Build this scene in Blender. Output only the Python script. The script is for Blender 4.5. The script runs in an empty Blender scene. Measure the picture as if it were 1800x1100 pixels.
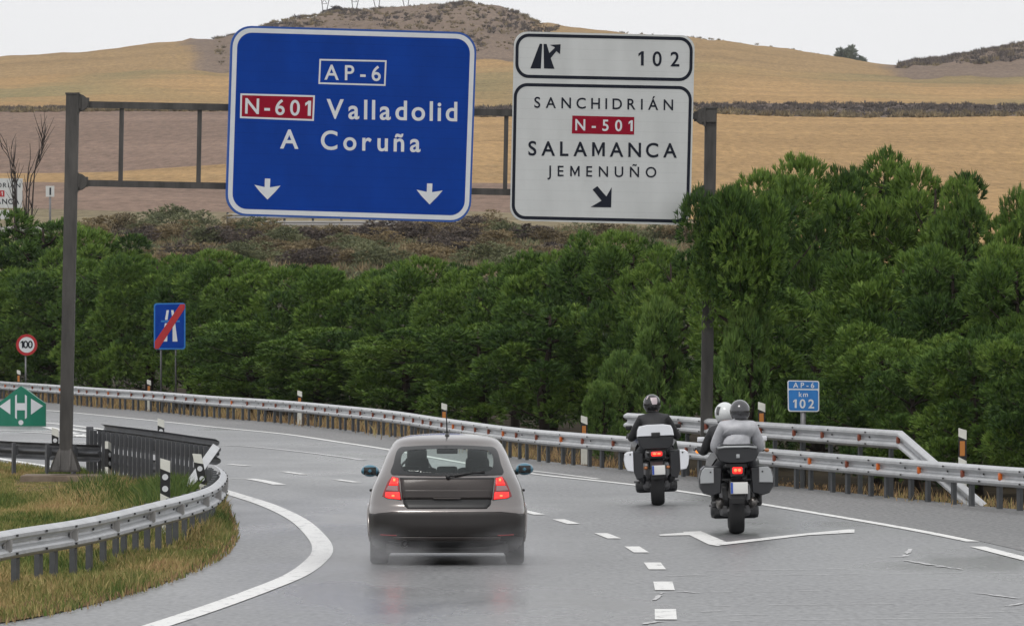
import bpy, bmesh, math, random
from mathutils import Vector, Matrix, Quaternion, noise
R = math.radians
random.seed(7)
HAZE = 0.00004
scene = bpy.context.scene
COL = scene.collection
F, CX, HY, EYE = 12300.0, 900.0, 566.0, 2.7     # lens in photo pixels, eye 2.7 m above the road

def at(px, py, D):
    return Vector(((px - CX) / F * D, D, EYE + (HY - py) / F * D))
def ground(px, py, z=0.0):
    D = F * (EYE - z) / (py - HY)
    return Vector(((px - CX) / F * D, D, z))

# ------------------------------------------------------------------ materials
MATS = {}
def mat(name, col, rough=0.6, metal=0.0, var=0.0, scale=5.0, bump=0.0, bscale=None, col2=None, spec=0.5,
        stretch=None, coat=0.0, detail=6.0, emit=None, estr=0.0, tint=None, thr=None):
    if name in MATS: return MATS[name]
    m = bpy.data.materials.new(name); m.use_nodes = True
    n = m.node_tree.nodes; l = m.node_tree.links
    b = n['Principled BSDF']
    b.inputs['Roughness'].default_value = rough
    b.inputs['Metallic'].default_value = metal
    b.inputs['Specular IOR Level'].default_value = spec
    b.inputs['Coat Weight'].default_value = coat
    b.inputs['Coat Roughness'].default_value = 0.08
    b.inputs['Base Color'].default_value = (*col, 1)
    if emit:
        b.inputs['Emission Color'].default_value = (*emit, 1); b.inputs['Emission Strength'].default_value = estr
    if var or col2 or bump or tint:
        tc = n.new('ShaderNodeTexCoord'); mp = n.new('ShaderNodeMapping')
        l.new(tc.outputs['Object'], mp.inputs['Vector'])
        if stretch: mp.inputs['Scale'].default_value = stretch
        nz = n.new('ShaderNodeTexNoise'); nz.inputs['Scale'].default_value = scale; nz.inputs['Detail'].default_value = detail
        nz.inputs['Roughness'].default_value = 0.65
        l.new(mp.outputs['Vector'], nz.inputs['Vector'])
        c2 = col2 or tuple(min(1, c * (1 + var)) for c in col)
        c1 = col if col2 else tuple(c * (1 - var) for c in col)
        rp = n.new('ShaderNodeValToRGB')
        lo, hi = thr or (0.32, 0.68)
        rp.color_ramp.elements[0].position = lo; rp.color_ramp.elements[1].position = hi
        rp.color_ramp.elements[0].color = (*c1, 1); rp.color_ramp.elements[1].color = (*c2, 1)
        l.new(nz.outputs['Fac'], rp.inputs['Fac'])
        out = rp.outputs['Color']
        if tint:
            at_ = n.new('ShaderNodeAttribute'); at_.attribute_name = 'tint'
            r2 = n.new('ShaderNodeValToRGB'); els = r2.color_ramp.elements
            while len(els) < len(tint): els.new(0.5)
            for i, c in enumerate(tint):
                els[i].position = i / (len(tint) - 1); els[i].color = (*c, 1)
            l.new(at_.outputs['Fac'], r2.inputs['Fac'])
            out = r2.outputs['Color']
        l.new(out, b.inputs['Base Color'])
        if bump:
            n2 = n.new('ShaderNodeTexNoise'); n2.inputs['Scale'].default_value = bscale or scale * 4
            n2.inputs['Detail'].default_value = 4
            l.new(mp.outputs['Vector'], n2.inputs['Vector'])
            bp = n.new('ShaderNodeBump'); bp.inputs['Strength'].default_value = bump; bp.inputs['Distance'].default_value = 0.02
            l.new(n2.outputs['Fac'], bp.inputs['Height']); l.new(bp.outputs['Normal'], b.inputs['Normal'])
    MATS[name] = m
    return m

def wet_asphalt(name, c1, c2, r1, r2, grain, bump, streaks=True):
    m = bpy.data.materials.new(name); m.use_nodes = True
    n = m.node_tree.nodes; l = m.node_tree.links; b = n['Principled BSDF']
    tc = n.new('ShaderNodeTexCoord')
    big = n.new('ShaderNodeTexNoise'); big.inputs['Scale'].default_value = 0.25; big.inputs['Detail'].default_value = 6
    mp = n.new('ShaderNodeMapping'); mp.inputs['Scale'].default_value = (1.0, 0.33, 1)
    l.new(tc.outputs['Object'], mp.inputs['Vector']); l.new(mp.outputs['Vector'], big.inputs['Vector'])
    fine = n.new('ShaderNodeTexNoise'); fine.inputs['Scale'].default_value = grain; fine.inputs['Detail'].default_value = 3
    l.new(mp.outputs['Vector'], fine.inputs['Vector'])
    mx = n.new('ShaderNodeMix'); mx.data_type = 'RGBA'
    mx.inputs['A'].default_value = (*c1, 1); mx.inputs['B'].default_value = (*c2, 1)
    ad = n.new('ShaderNodeMath'); ad.operation = 'MULTIPLY_ADD'; ad.inputs[1].default_value = 0.55
    l.new(fine.outputs['Fac'], ad.inputs[0])
    mr = n.new('ShaderNodeMath'); mr.operation = 'MULTIPLY'; mr.inputs[1].default_value = 0.45
    l.new(big.outputs['Fac'], mr.inputs[0]); l.new(mr.outputs[0], ad.inputs[2])
    sh = n.new('ShaderNodeMapRange'); sh.inputs['From Min'].default_value = 0.35; sh.inputs['From Max'].default_value = 0.65
    l.new(ad.outputs[0], sh.inputs['Value']); l.new(sh.outputs['Result'], mx.inputs['Factor'])
    l.new(mx.outputs['Result'], b.inputs['Base Color'])
    rr = n.new('ShaderNodeMapRange'); rr.inputs['From Min'].default_value = 0.35; rr.inputs['From Max'].default_value = 0.65
    rr.inputs['To Min'].default_value = r1; rr.inputs['To Max'].default_value = r2
    l.new(big.outputs['Fac'], rr.inputs['Value']); l.new(rr.outputs['Result'], b.inputs['Roughness'])
    bp = n.new('ShaderNodeBump'); bp.inputs['Strength'].default_value = bump; bp.inputs['Distance'].default_value = 0.008
    l.new(fine.outputs['Fac'], bp.inputs['Height']); l.new(bp.outputs['Normal'], b.inputs['Normal'])
    MATS[name] = m
    return m

ASPHALT = wet_asphalt('wet asphalt', (0.065, 0.067, 0.071), (0.25, 0.253, 0.258), 0.20, 0.50, 15, 0.8)
SHOULD = wet_asphalt('coarse shoulder asphalt', (0.06, 0.06, 0.061), (0.25, 0.247, 0.245), 0.45, 0.7, 16, 0.9)
PAINT = mat('white road paint', (0.30, 0.30, 0.30), 0.42, col2=(0.76, 0.76, 0.74), scale=7, thr=(0.30, 0.46), bump=0.2, bscale=40, stretch=(1, .33, 1))
PAINTW = mat('worn road paint', (0.30, 0.30, 0.305), 0.35, col2=(0.66, 0.66, 0.66), scale=5, thr=(0.40, 0.62))
SOIL = mat('dry verge soil', (0.075, 0.058, 0.036), 0.95, col2=(0.16, 0.125, 0.065), scale=0.8, bump=0.4, spec=0.05)
GOLD = mat('cut stubble field', (0.30, 0.195, 0.085), 0.95, col2=(0.47, 0.315, 0.16), scale=0.11, stretch=(0.45, 0.30, 1), detail=14, bump=0.9, bscale=0.5, thr=(.25, .75))
GOLD2 = mat('greenish stubble field', (0.22, 0.16, 0.075), 0.95, col2=(0.38, 0.255, 0.13), scale=0.05, stretch=(0.6, 0.25, 1), detail=14, bump=0.9, bscale=0.5, thr=(.25, .75))
PLOW = mat('ploughed field', (0.17, 0.115, 0.085), 0.95, col2=(0.30, 0.215, 0.165), scale=0.30, stretch=(1, 0.25, 1), detail=8, bump=0.8, bscale=1.0)
SCRUB = mat('scrub hillside', (0.115, 0.085, 0.062), 0.95, col2=(0.27, 0.19, 0.135), scale=0.12, stretch=(1, 0.3, 1), detail=12, bump=1.0, bscale=0.4, thr=(.25, .75))
BANKM = mat('weedy bank', (0.085, 0.068, 0.062), 0.95, col2=(0.20, 0.15, 0.12), scale=0.14, stretch=(1, 0.3, 1), detail=8, bump=1.0, bscale=0.5)
BRUSH = mat('dry brush ground', (0.10, 0.085, 0.05), 0.95, col2=(0.22, 0.17, 0.10), scale=0.3, detail=8, bump=0.8)
WETFAR = mat('pale wet road far off', (0.27, 0.26, 0.25), 0.6, var=0.1, scale=0.2)
GALV = mat('galvanised steel', (0.52, 0.53, 0.54), 0.45, 0.35, var=0.13, scale=2.5, bump=0.05)
GALVD = mat('dull galvanised post', (0.085, 0.09, 0.095), 0.6, 0.3, var=0.22, scale=3.0)
GALVB = mat('weathered dark barrier steel', (0.10, 0.104, 0.112), 0.5, 0.35, var=0.3, scale=2.0)
BOLT = mat('dark bolt', (0.05, 0.05, 0.05), 0.6, 0.3)
GANTRY = mat('dark grey painted gantry steel', (0.062, 0.058, 0.054), 0.6, 0.15, var=0.4, scale=3.0, stretch=(2, 2, .35), bump=0.15)
CONC = mat('mossy concrete', (0.12, 0.09, 0.065), 0.9, col2=(0.25, 0.20, 0.15), scale=2.5, bump=0.4)
BLUE = mat('motorway blue sign film', (0.002, 0.042, 0.285), 0.6, var=0.10, scale=1.2, spec=0.12)
BLUEE = mat('blue sign edge', (0.012, 0.075, 0.33), 0.4)
BLUEL = mat('light blue sign film', (0.015, 0.16, 0.46), 0.42, var=0.15, scale=4)
WHITEF = mat('white reflective film', (0.62, 0.64, 0.66), 0.55, spec=0.15, var=0.05, scale=3)
WHITEP = mat('white sign sheet', (0.56, 0.575, 0.57), 0.55, spec=0.15, var=0.04, scale=1.0)
REDB = mat('road number red', (0.26, 0.003, 0.02), 0.55, spec=0.15, var=0.06, scale=3)
INK = mat('dark sign ink', (0.012, 0.015, 0.025), 0.55, spec=0.15)
REDS = mat('sign red', (0.40, 0.015, 0.02), 0.5, var=0.1, scale=5)
GREEN = mat('traffic green', (0.004, 0.16, 0.095), 0.42, var=0.1, scale=2)
STEELP = mat('thin sign post', (0.16, 0.16, 0.165), 0.5, 0.5, var=0.2, scale=3)
PLASW = mat('white plastic', (0.66, 0.66, 0.60), 0.5, var=0.08, scale=6)
BLACK = mat('black plastic', (0.012, 0.012, 0.013), 0.5)
AMBER = mat('amber reflector', (0.46, 0.17, 0.03), 0.35)
ORANGE = mat('orange reflector', (0.62, 0.13, 0.01), 0.4, var=0.15, scale=6)
RUSTR = mat('dull red reflector', (0.22, 0.05, 0.02), 0.5, var=0.3, scale=6)
GREYR = mat('grey reflector bracket', (0.36, 0.35, 0.34), 0.55)
BARK = mat('pine bark', (0.035, 0.025, 0.018), 0.95, var=0.35, scale=6, bump=0.5)
TWIG = mat('bare twig', (0.05, 0.04, 0.035), 0.9, var=0.3, scale=3)
PINE = mat('pine needles', (0.03, 0.06, 0.02), 0.65, spec=0.25,
           tint=[(0.022, 0.052, 0.015), (0.062, 0.120, 0.024), (0.130, 0.215, 0.036), (0.235, 0.325, 0.068)])
OLIVE = mat('olive shrub leaves', (0.06, 0.07, 0.03), 0.8, spec=0.2,
            tint=[(0.08, 0.09, 0.055), (0.13, 0.145, 0.08), (0.19, 0.205, 0.11), (0.26, 0.265, 0.15)])
BROWN = mat('dry brown shrub twigs', (0.1, 0.075, 0.045), 0.85, spec=0.2,
            tint=[(0.095, 0.078, 0.055), (0.17, 0.138, 0.085), (0.25, 0.20, 0.115), (0.34, 0.265, 0.15)])
DUSK = mat('dark bare shrub twigs', (0.06, 0.05, 0.04), 0.85, spec=0.2,
           tint=[(0.055, 0.046, 0.047), (0.095, 0.08, 0.075), (0.14, 0.115, 0.10), (0.20, 0.165, 0.13)])
LIME = mat('light green shrub leaves', (0.06, 0.09, 0.03), 0.7, spec=0.25,
           tint=[(0.035, 0.08, 0.022), (0.085, 0.155, 0.036), (0.15, 0.24, 0.055), (0.24, 0.33, 0.085)])
GRASS = mat('verge grass', (0.1, 0.1, 0.04), 0.75, spec=0.2,
            tint=[(0.045, 0.085, 0.022), (0.10, 0.15, 0.035), (0.24, 0.24, 0.08), (0.43, 0.335, 0.15), (0.46, 0.31, 0.155), (0.18, 0.115, 0.07)])
FIELDTREE = mat('distant blue green foliage', (0.06, 0.08, 0.05), 0.8, spec=0.2,
            tint=[(0.09, 0.115, 0.09), (0.13, 0.16, 0.12), (0.17, 0.20, 0.15), (0.21, 0.24, 0.18)])

# ------------------------------------------------------------------ mesh helper
class MB:
    def __init__(s): s.v = []; s.f = []; s.mi = []; s.mats = []; s.sm = []; s.t = []
    def m(s, mt):
        if mt not in s.mats: s.mats.append(mt)
        return s.mats.index(mt)
    def add(s, vs, fs, mt, smooth=False, tint=None):
        o = len(s.v); s.v.extend([tuple(v) for v in vs]); k = s.m(mt)
        for f in fs: s.f.append([i + o for i in f]); s.mi.append(k); s.sm.append(smooth)
        if tint is not None:
            while len(s.t) < o: s.t.append(0.5)
            s.t.extend(tint if isinstance(tint, list) else [tint] * len(vs))
        return s
    def box(s, c, size, mt, rot=None, taper=1.0, bevel=0.0):
        hx, hy, hz = [d / 2 for d in size]
        vs = []
        if bevel > 0:
            b = min(bevel, hx * .9, hy * .9, hz * .9)
            bm = bmesh.new(); bmesh.ops.create_cube(bm, size=1.0)
            for v in bm.verts:
                k = taper if v.co.z > 0 else 1.0
                v.co = Vector((v.co.x * size[0] * k, v.co.y * size[1] * k, v.co.z * size[2]))
            bmesh.ops.bevel(bm, geom=bm.edges[:], offset=b, segments=2, affect='EDGES', profile=0.6)
            bm.verts.index_update()
            vs = [v.co.copy() for v in bm.verts]; fs = [[v.index for v in f.verts] for f in bm.faces]; bm.free()
        else:
            for z in (-hz, hz):
                k = taper if z > 0 else 1.0
                vs += [Vector((-hx * k, -hy * k, z)), Vector((hx * k, -hy * k, z)), Vector((hx * k, hy * k, z)), Vector((-hx * k, hy * k, z))]
            fs = [(0, 3, 2, 1), (4, 5, 6, 7), (0, 1, 5, 4), (1, 2, 6, 5), (2, 3, 7, 6), (3, 0, 4, 7)]
        if rot is not None: vs = [rot @ v for v in vs]
        return s.add([v + Vector(c) for v in vs], fs, mt, bevel > 0)
    def bar(s, a, b, w, d, mt, up=Vector((0, 1, 0)), w2=None, d2=None):
        a = Vector(a); b = Vector(b); z = (b - a).normalized()
        x = up.cross(z)
        if x.length < 1e-4: x = Vector((1, 0, 0)).cross(z)
        x.normalize(); y = z.cross(x)
        vs = []
        for p, ww, dd in ((a, w, d), (b, w2 or w, d2 or d)):
            for sx, sy in ((-1, -1), (1, -1), (1, 1), (-1, 1)): vs.append(p + x * sx * ww / 2 + y * sy * dd / 2)
        return s.add(vs, [(3, 2, 1, 0), (4, 5, 6, 7), (0, 1, 5, 4), (1, 2, 6, 5), (2, 3, 7, 6), (3, 0, 4, 7)], mt)
    def tube(s, pts, rad, mt, seg=8, cap=True):
        pts = [Vector(p) for p in pts]; n = len(pts)
        rad = rad if isinstance(rad, (list, tuple)) else [rad] * n
        vs = []; prev = None
        for i, p in enumerate(pts):
            t = (pts[min(i + 1, n - 1)] - pts[max(i - 1, 0)]).normalized()
            if prev is None:
                a = Vector((0, 0, 1)) if abs(t.z) < 0.9 else Vector((1, 0, 0))
                x = a.cross(t).normalized()
            else:
                x = (prev - t * prev.dot(t)).normalized()
            prev = x; y = t.cross(x)
            for k in range(seg):
                an = 2 * math.pi * k / seg
                vs.append(p + (x * math.cos(an) + y * math.sin(an)) * rad[i])
        fs = []
        for i in range(n - 1):
            for k in range(seg):
                k2 = (k + 1) % seg
                fs.append((i * seg + k, i * seg + k2, (i + 1) * seg + k2, (i + 1) * seg + k))
        if cap: fs.append(list(range(seg))[::-1]); fs.append([(n - 1) * seg + k for k in range(seg)])
        return s.add(vs, fs, mt, True)
    def prism(s, poly, mt, z0, z1, M=None):
        n = len(poly)
        vs = [Vector((p[0], p[1], z0)) for p in poly] + [Vector((p[0], p[1], z1)) for p in poly]
        ar = sum(poly[i][0] * poly[(i + 1) % n][1] - poly[(i + 1) % n][0] * poly[i][1] for i in range(n))
        if M: vs = [M @ v for v in vs]
        top = [n + i for i in range(n)]; bot = list(range(n))[::-1]
        side = [(i, (i + 1) % n, n + (i + 1) % n, n + i) for i in range(n)]
        fs = [top, bot] + side
        if ar < 0: fs = [list(f)[::-1] for f in fs]
        return s.add(vs, fs, mt)
    def ellipsoid(s, c, r, mt, rot=None, seg=16, rings=10):
        vs = []; fs = []
        for i in range(rings + 1):
            th = math.pi * i / rings
            for k in range(seg):
                ph = 2 * math.pi * k / seg
                v = Vector((r[0] * math.sin(th) * math.cos(ph), r[1] * math.sin(th) * math.sin(ph), r[2] * math.cos(th)))
                if rot: v = rot @ v
                vs.append(v + Vector(c))
        for i in range(rings):
            for k in range(seg):
                k2 = (k + 1) % seg
                fs.append((i * seg + k, (i + 1) * seg + k, (i + 1) * seg + k2, i * seg + k2))
        return s.add(vs, fs, mt, True)
    def lathe_x(s, c, prof, mt, seg=28):
        # profile of (x, r) turned about the x axis
        vs = []; fs = []; n = len(prof)
        for k in range(seg):
            a = 2 * math.pi * k / seg
            for (x, r) in prof: vs.append(Vector(c) + Vector((x, r * math.cos(a), r * math.sin(a))))
        for k in range(seg):
            k2 = (k + 1) % seg
            for i in range(n - 1): fs.append((k * n + i, k * n + i + 1, k2 * n + i + 1, k2 * n + i))
        return s.add(vs, fs, mt, True)
    def build(s, name, parent=None, clean=False):
        me = bpy.data.meshes.new(name)
        me.from_pydata(s.v, [], s.f)
        for mt in s.mats: me.materials.append(mt)
        me.polygons.foreach_set('material_index', s.mi)
        me.polygons.foreach_set('use_smooth', s.sm)
        if s.t:
            while len(s.t) < len(s.v): s.t.append(0.5)
            a = me.attributes.new('tint', 'FLOAT', 'POINT'); a.data.foreach_set('value', s.t)
        me.update()
        if clean:
            bm = bmesh.new(); bm.from_mesh(me)
            bmesh.ops.remove_doubles(bm, verts=bm.verts, dist=1e-5)
            bmesh.ops.recalc_face_normals(bm, faces=bm.faces); bm.to_mesh(me); bm.free()
        o = bpy.data.objects.new(name, me); COL.objects.link(o)
        if parent: o.parent = parent
        return o

def tag(o, label=None, cat=None, group=None, kind=None):
    if label: o['label'] = label
    if cat: o['category'] = cat
    if group: o['group'] = group
    if kind: o['kind'] = kind
    return o
def empty(name, loc, label, cat, group=None, rz=0.0):
    o = bpy.data.objects.new(name, None); COL.objects.link(o)
    o.location = loc; o.rotation_euler = (0, 0, rz); o.empty_display_size = 0.3
    return tag(o, label, cat, group)
def copy_tree(o, parent=None):
    c = o.copy(); COL.objects.link(c)
    if parent: c.parent = parent
    for ch in o.children: copy_tree(ch, c)
    return c

def smooth_path(pts, step):
    # Catmull-Rom through 2-D / 3-D points, resampled at even arc length
    P = [Vector(p) for p in pts]; out = []
    for i in range(len(P) - 1):
        p0 = P[max(i - 1, 0)]; p1 = P[i]; p2 = P[i + 1]; p3 = P[min(i + 2, len(P) - 1)]
        for k in range(24):
            t = k / 24
            out.append(0.5 * ((2 * p1) + (p2 - p0) * t + (2 * p0 - 5 * p1 + 4 * p2 - p3) * t * t + (3 * p1 - p0 - 3 * p2 + p3) * t ** 3))
    out.append(P[-1])
    return resample(out, step)
def resample(pts, step):
    res = [pts[0].copy()]; need = step
    for a, b in zip(pts[:-1], pts[1:]):
        d = (b - a).length; pos = 0.0
        while d - pos >= need and d > 0:
            pos += need; res.append(a.lerp(b, pos / d)); need = step
        need -= d - pos
    if (res[-1] - pts[-1]).length > step * 0.3: res.append(pts[-1].copy())
    return res
def normals2(pts):
    ns = []
    for i in range(len(pts)):
        t = pts[min(i + 1, len(pts) - 1)] - pts[max(i - 1, 0)]
        n = Vector((t.y, -t.x, 0))
        ns.append(n.normalized() if n.length > 1e-9 else Vector((1, 0, 0)))
    return ns
def interp(tab, x):
    if x <= tab[0][0]: return tab[0][1]
    for (a, va), (b, vb) in zip(tab[:-1], tab[1:]):
        if x <= b: return va + (vb - va) * (x - a) / (b - a)
    return tab[-1][1]
def hermite(tab, x):
    n = len(tab)
    if x <= tab[0][0]: return tab[0][1]
    if x >= tab[-1][0]: return tab[-1][1]
    for i in range(n - 1):
        if x <= tab[i + 1][0]:
            x0, y0 = tab[i]; x1, y1 = tab[i + 1]; h = x1 - x0
            d = (y1 - y0) / h
            def slope(k):
                if k <= 0 or k >= n - 1: return d
                da = (tab[k][1] - tab[k - 1][1]) / (tab[k][0] - tab[k - 1][0]); db = (tab[k + 1][1] - tab[k][1]) / (tab[k + 1][0] - tab[k][0])
                return 0 if da * db <= 0 else 2 * da * db / (da + db)
            m0, m1 = slope(i), slope(i + 1); t = (x - x0) / h
            return (2*t**3-3*t*t+1)*y0 + (t**3-2*t*t+t)*h*m0 + (-2*t**3+3*t*t)*y1 + (t**3-t*t)*h*m1

# ------------------------------------------------------------------ camera, sky, light
cam = bpy.data.cameras.new('camera'); co = bpy.data.objects.new('camera', cam); COL.objects.link(co)
co.location = (0, 0, EYE); co.rotation_euler = (R(90), 0, 0)
cam.sensor_fit = 'HORIZONTAL'; cam.sensor_width = 36.0; cam.lens = 36.0 * F / 1800.0
cam.shift_y = (HY - 550.0) / 1800.0
cam.clip_start = 0.5; cam.clip_end = 30000
scene.camera = co
scene.view_settings.view_transform = 'Standard'; scene.view_settings.look = 'None'
scene.view_settings.exposure = 0.0; scene.view_settings.gamma = 1.0
w = bpy.data.worlds.new('World'); scene.world = w; w.use_nodes = True
n = w.node_tree.nodes; l = w.node_tree.links
bg = n['Background']; bg.inputs['Strength'].default_value = 0.1
sky = n.new('ShaderNodeTexSky'); sky.sky_type = 'NISHITA'; sky.sun_disc = False
SUN_EL, SUN_ROT = R(55), R(200)
sky.sun_elevation = SUN_EL; sky.sun_rotation = SUN_ROT; sky.dust_density = 4; sky.air_density = 1.2
tc = n.new('ShaderNodeTexCoord'); nz = n.new('ShaderNodeTexNoise'); nz.inputs['Scale'].default_value = 2.5; nz.inputs['Detail'].default_value = 5
l.new(tc.outputs['Generated'], nz.inputs['Vector'])
cr = n.new('ShaderNodeValToRGB'); cr.color_ramp.elements[0].color = (9.0, 9.05, 9.2, 1); cr.color_ramp.elements[1].color = (10.0, 10.0, 10.1, 1)
cr.color_ramp.elements[0].position = 0.3; cr.color_ramp.elements[1].position = 0.7
l.new(nz.outputs['Fac'], cr.inputs['Fac'])
mx = n.new('ShaderNodeMix'); mx.data_type = 'RGBA'; mx.inputs['Factor'].default_value = 0.93
l.new(sky.outputs['Color'], mx.inputs['A']); l.new(cr.outputs['Color'], mx.inputs['B']); l.new(mx.outputs['Result'], bg.inputs['Color'])
sl = bpy.data.lights.new('sun', 'SUN'); sl.energy = 1.1; sl.angle = R(18); sl.color = (1, 0.97, 0.93)
so = bpy.data.objects.new('sun', sl); COL.objects.link(so)
d = Vector((math.sin(SUN_ROT) * math.cos(SUN_EL), math.cos(SUN_ROT) * math.cos(SUN_EL), math.sin(SUN_EL)))
so.rotation_euler = (-d).to_track_quat('-Z', 'Y').to_euler()

# ------------------------------------------------------------------ lines of the road (photo pixel -> road plane)
RAIL_PX = [(-420, 668), (-180, 684), (0, 701), (84, 708), (182, 717), (269, 724), (380, 735), (500, 745), (589, 755), (689, 768), (780, 785),
           (903, 806), (1007, 818), (1103, 827), (1232, 842), (1365, 856), (1562, 876), (1745, 894), (1900, 908), (2200, 940), (2700, 1010)]
RAILP = smooth_path([ground(*p) for p in RAIL_PX], 0.5)
def offset_path(pts, d):
    return [p + q * d for p, q in zip(pts, normals2(pts))]
# RAILP runs from far left to near right; normal (t.y,-t.x) points towards the road on this line?
_n0 = normals2(RAILP)[len(RAILP) // 2]
ROADSIDE = 1.0 if _n0.y < 0 else -1.0     # + = towards camera

def sheet(name, poly, z, mt, kind='structure'):
    bm = bmesh.new()
    vs = [bm.verts.new((p.x, p.y, z)) for p in poly]
    f = bm.faces.new(vs)
    bmesh.ops.triangulate(bm, faces=[f])
    bmesh.ops.recalc_face_normals(bm, faces=bm.faces)
    for f in bm.faces:
        if f.normal.z < 0: f.normal_flip()
    me = bpy.data.meshes.new(name); bm.to_mesh(me); bm.free(); me.materials.append(mt)
    o = bpy.data.objects.new(name, me); COL.objects.link(o); o['kind'] = kind
    return o
def strip(mb, pts, w, z, mt, w2=None):
    ns = normals2(pts); vs = []; fs = []; k = len(pts)
    for i, (p, q) in enumerate(zip(pts, ns)):
        ww = w if w2 is None else w + (w2 - w) * i / (k - 1)
        a = p + q * ww / 2; b = p - q * ww / 2
        vs += [(a.x, a.y, z), (b.x, b.y, z)]
    for i in range(k - 1): fs.append((2 * i, 2 * i + 1, 2 * i + 3, 2 * i + 2))
    n0 = (Vector(vs[1]) - Vector(vs[0])).cross(Vector(vs[2]) - Vector(vs[0]))
    if n0.z < 0: fs = [f[::-1] for f in fs]
    mb.add(vs, fs, mt)

# ground: one sheet to the horizon
g = MB(); RR = 9000
g.add([(-RR, -400, -0.09), (RR, -400, -0.09), (RR, RR, -0.09), (-RR, RR, -0.09)], [(0, 1, 2, 3)], SOIL)
g.build('ground')['kind'] = 'structure'
# road slab, as far as the guardrail
edge = offset_path(RAILP, -0.25 * ROADSIDE)
road_poly = [Vector((-70, 290, 0)), Vector((-70, -30, 0)), Vector((60, -30, 0))] + [Vector((60, 40, 0))] + list(reversed(edge))
sheet('road', road_poly, 0.0, ASPHALT)
EDGE_PX = [(-300, 690), (-100, 708), (80, 721), (276, 740), (380, 751), (500, 763), (589, 776), (681, 790), (800, 811), (932, 832), (1049, 845), (1120, 853),
           (1240, 870), (1344, 887), (1518, 916), (1625, 935), (1710, 952), (1800, 973), (2000, 1020), (2400, 1130)]
EDGEP = smooth_path([ground(*p) for p in EDGE_PX], 0.6)
sheet('road_shoulder', [p for p in offset_path(EDGEP, -0.12 * ROADSIDE)] + list(reversed(edge)), 0.004, SHOULD)

mk = MB()
strip(mk, smooth_path([ground(*p) for p in EDGE_PX[:17]], 0.6), 0.17, 0.008, PAINT)
strip(mk, smooth_path([ground(*p) for p in [(1718, 961), (1800, 982), (2000, 1032)]], 0.6), 0.19, 0.008, PAINT)
strip(mk, smooth_path([ground(*p) for p in [(930, 827), (990, 834), (1052, 842)]], 0.6), 0.10, 0.008, PAINT)
mk.build('right_edge_line')['kind'] = 'structure'
LEFT_PX = [(150, 1141), (276, 1100), (364, 1071), (455, 1038), (520, 1011), (556, 985), (567, 965), (556, 943), (524, 914), (473, 889), (418, 871), (380, 860), (330, 850)]
mk = MB(); strip(mk, smooth_path([ground(*p) for p in LEFT_PX], 0.5), 0.25, 0.008, PAINT)
mk.build('left_edge_line')['kind'] = 'structure'
# short broken line between the through lane and the exit lane
mk = MB()
for (px, py, wd, ln) in [(1170, 1080, .20, 2.3), (1167, 1030, .20, 2.3), (1151, 995, .19, 2.2), (1119, 966, .18, 2.2), (1068, 942, .17, 2.2), (995, 917, .17, 2.2), (933, 901, .16, 2.2), (880, 890, .16, 2.2)]:
    i = [(1172, 1110), (1170, 1080), (1167, 1030), (1151, 995), (1119, 966), (1068, 942), (995, 917), (933, 901), (880, 890), (820, 880)]
    j = [k for k, q in enumerate(i) if q[0] == px][0]
    a = ground(*i[j - 1]); b = ground(*i[j + 1]); c = ground(px, py); t = (b - a).normalized()
    strip(mk, [c - t * ln / 2, c, c + t * ln / 2], wd, 0.008, PAINT)
mk.build('broken_lane_line')['kind'] = 'structure'
# far lane dashes and faint inner lines
mk = MB()
for a, b, wd in [((403, 816), (437, 819), .16), ((499, 829), (535, 834), .16), ((592, 843), (628, 848), .16), ((139, 778), (166, 779), .2)]:
    strip(mk, [ground(*a), ground(*b)], wd, 0.008, PAINT)
strip(mk, smooth_path([ground(*p) for p in [(378, 782), (440, 785), (520, 793), (600, 803), (640, 809)]], 1), .14, 0.008, PAINTW)
strip(mk, smooth_path([ground(*p) for p in [(394, 842), (430, 841), (460, 845), (492, 852)]], 1), .22, 0.008, PAINT)
strip(mk, smooth_path([ground(*p) for p in [(-60, 732), (80, 743), (160, 752), (262, 766)]], 1), .2, 0.008, PAINT)
strip(mk, smooth_path([ground(*p) for p in [(-40, 800), (8, 808), (88, 820), (180, 832)]], 1), .2, 0.008, PAINT)
mk.build('far_lane_lines')['kind'] = 'structure'
# hatched area in front of the green divergence beacon
mk = MB()
for a, b, wd in [((-40, 757), (105, 758), .5), ((84, 751), (150, 768), .30), ((40, 760), (180, 765), .28), ((110, 752), (205, 766), .26), ((90, 766), (170, 769), .3)]:
    strip(mk, [ground(*a), ground(*b)], wd, 0.012, PAINT)
mk.build('hatched_marking')['kind'] = 'structure'
# turn arrow in the exit lane
mk = MB()
def pxpoly(mb, pts, z, mt):
    vs = [ground(*p) for p in pts]
    ar = sum(vs[i].x * vs[(i + 1) % len(vs)].y - vs[(i + 1) % len(vs)].x * vs[i].y for i in range(len(vs)))
    if ar < 0: vs.reverse()
    mb.add([(v.x, v.y, z) for v in vs], [list(range(len(vs)))], mt)
pxpoly(mk, [(1200, 935), (1232, 934), (1282, 955), (1262, 960), (1245, 957)], 0.008, PAINT)
pxpoly(mk, [(1158, 940), (1232, 934), (1238, 937), (1212, 941), (1160, 942)], 0.0085, PAINT)
pxpoly(mk, [(1266, 959), (1278, 953), (1405, 939), (1490, 931), (1502, 931), (1502, 936.5), (1420, 941), (1300, 955)], 0.009, PAINT)
mk.build('lane_arrow_marking')['kind'] = 'structure'
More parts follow.
